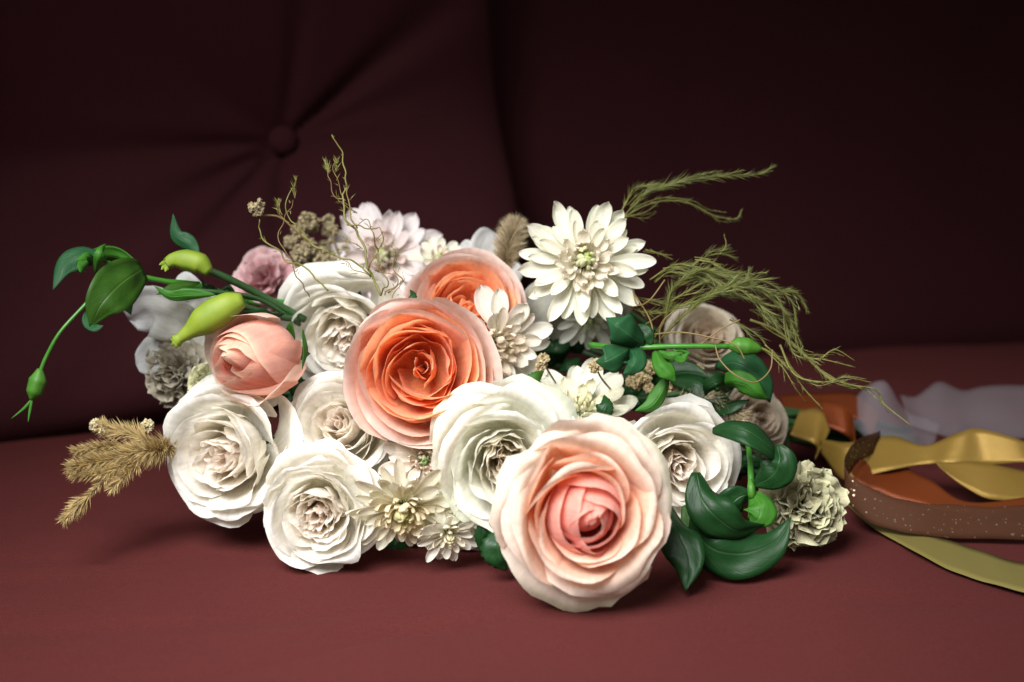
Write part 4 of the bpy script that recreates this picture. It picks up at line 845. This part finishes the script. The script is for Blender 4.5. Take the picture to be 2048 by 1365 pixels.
# ---------------------------------------------------------------- ribbons
def ribbon(label, rows, mat, n=10, wave=.0006, seed=0, thick=.0003):
    """rows: upper edge px, py, depth and lower edge px, py, depth"""
    P = cr(rows, n); vs, fs, us = [], [], []; nu = 6
    for j, p in enumerate(P):
        a = W(*p[:3]); b_ = W(*p[3:]); nn = (b_ - a).cross(Vector((1, 0, 0)))
        for i in range(nu + 1):
            u = i / nu; v = a.lerp(b_, u); v += Vector((0, 1, 1)) * wave * mn.noise(Vector((j * .15, u * 2, seed))); v.z = max(v.z, .0012 + .0006 * seed)
            vs.append(v); us.append((u, j / len(P)))
    for j in range(len(P) - 1):
        for i in range(nu): k = j * (nu + 1) + i; fs.append((k, k+1, k+nu+2, k+nu+1))
    o = link('ribbon', new_mesh('ribbon', vs, fs, mat, None, us), None, thick); return tag(o, label, 'ribbon', 'ribbons tied round the bouquet')
def gd(py, z=.004): return (z - CAM_H) / (CF.z + CU.z * (682.5 - py) / FPX)
M_ORG = ribbon_mat('brown_organza', (.065, .026, .013), .6, .80, True)
M_OLI = ribbon_mat('olive_satin', (.15, .125, .035), .5)
M_GOLDR = ribbon_mat('gold_satin', (.24, .15, .03), .36, metal=.4)
M_COP = ribbon_mat('copper_satin', (.15, .032, .007), .36, metal=.35)
M_TUL = ribbon_mat('white_tulle', (.34, .33, .36), .8, .16)
# flat olive ribbon lying on the seat
ribbon('flat olive satin ribbon lying on the seat at the lower right', [(a, b_, gd(b_), c, d, gd(d)) for a, b_, c, d in ((1700, 985, 1690, 1005), (1760, 1035, 1740, 1052), (1830, 1062, 1812, 1094), (1920, 1088, 1900, 1140), (2000, 1115, 1985, 1168), (2080, 1132, 2065, 1190))], M_OLI, seed=1)
ribbon('sheer brown ribbon with gold glitter curving round in front of the others', [(1760, 862, .93, 1760, 900, .93), (1715, 880, .90, 1712, 930, .90), (1690, 915, .87, 1690, 975, .87), (1700, 950, .855, 1698, 1010, .852), (1760, 985, .845, 1750, 1050, .838), (1840, 1005, .84, 1830, 1068, .832), (1940, 1012, .84, 1935, 1078, .832), (2080, 1010, .84, 2080, 1080, .832)], M_ORG, seed=2, wave=.001)
ribbon('twisted gold satin ribbon lying behind the brown one', [(1640, 880, .95, 1640, 905, .95), (1700, 885, .93, 1690, 960, .92), (1780, 872, .93, 1760, 945, .91), (1850, 890, .92, 1850, 928, .91), (1920, 865, .91, 1900, 930, .90), (1960, 858, .91, 1980, 930, .90), (2040, 880, .90, 2048, 925, .89), (2100, 905, .90, 2090, 930, .89)], M_GOLDR, seed=3)
ribbon('short gold ribbon end folded under the twisted gold one at the right edge', [(1870, 925, .90, 1880, 935, .895), (1940, 925, .90, 1930, 975, .89), (2000, 930, .90, 1990, 1000, .885), (2090, 950, .90, 2080, 1000, .885)], M_GOLDR, seed=4)
ribbon('copper orange satin ribbon seen inside the loop of the brown one', [(1640, 800, 1.0, 1650, 850, .98), (1700, 820, .98, 1700, 880, .97), (1720, 900, .93, 1705, 950, .91), (1800, 930, .92, 1760, 985, .90), (1860, 960, .90, 1840, 1010, .885), (1940, 1005, .88, 1930, 1025, .872), (2090, 990, .88, 2090, 1015, .872)], M_COP, seed=5)
ribbon('blurred orange ribbon loop behind the beige rose', [(1560, 790, 1.02, 1570, 830, 1.0), (1640, 785, 1.03, 1650, 830, 1.0), (1720, 790, 1.03, 1720, 840, 1.0), (1760, 830, 1.0, 1740, 880, .98)], M_COP, seed=6)
ribbon('blurred small gold ribbon loop just right of the beige rose', [(1600, 820, .98, 1580, 870, .96), (1640, 820, .98, 1630, 890, .96), (1660, 860, .96, 1630, 920, .94)], M_GOLDR, seed=7)
ribbon('sheer whitish tulle ribbon standing in a peak behind the gold ribbon', [(1640, 830, 1.04, 1650, 840, 1.02), (1700, 800, 1.03, 1700, 850, 1.0), (1765, 762, 1.02, 1740, 880, .98), (1810, 820, 1.02, 1830, 900, .98), (1880, 850, 1.02, 1860, 920, .98)], M_TUL, seed=8, wave=.004)
ribbon('wide sheer lilac white tulle ribbon trailing off the right edge', [(1800, 790, 1.06, 1820, 850, 1.0), (1880, 775, 1.08, 1890, 870, 1.0), (1960, 775, 1.08, 1960, 870, 1.0), (2100, 770, 1.08, 2100, 880, 1.0)], M_TUL, seed=9, wave=.005)
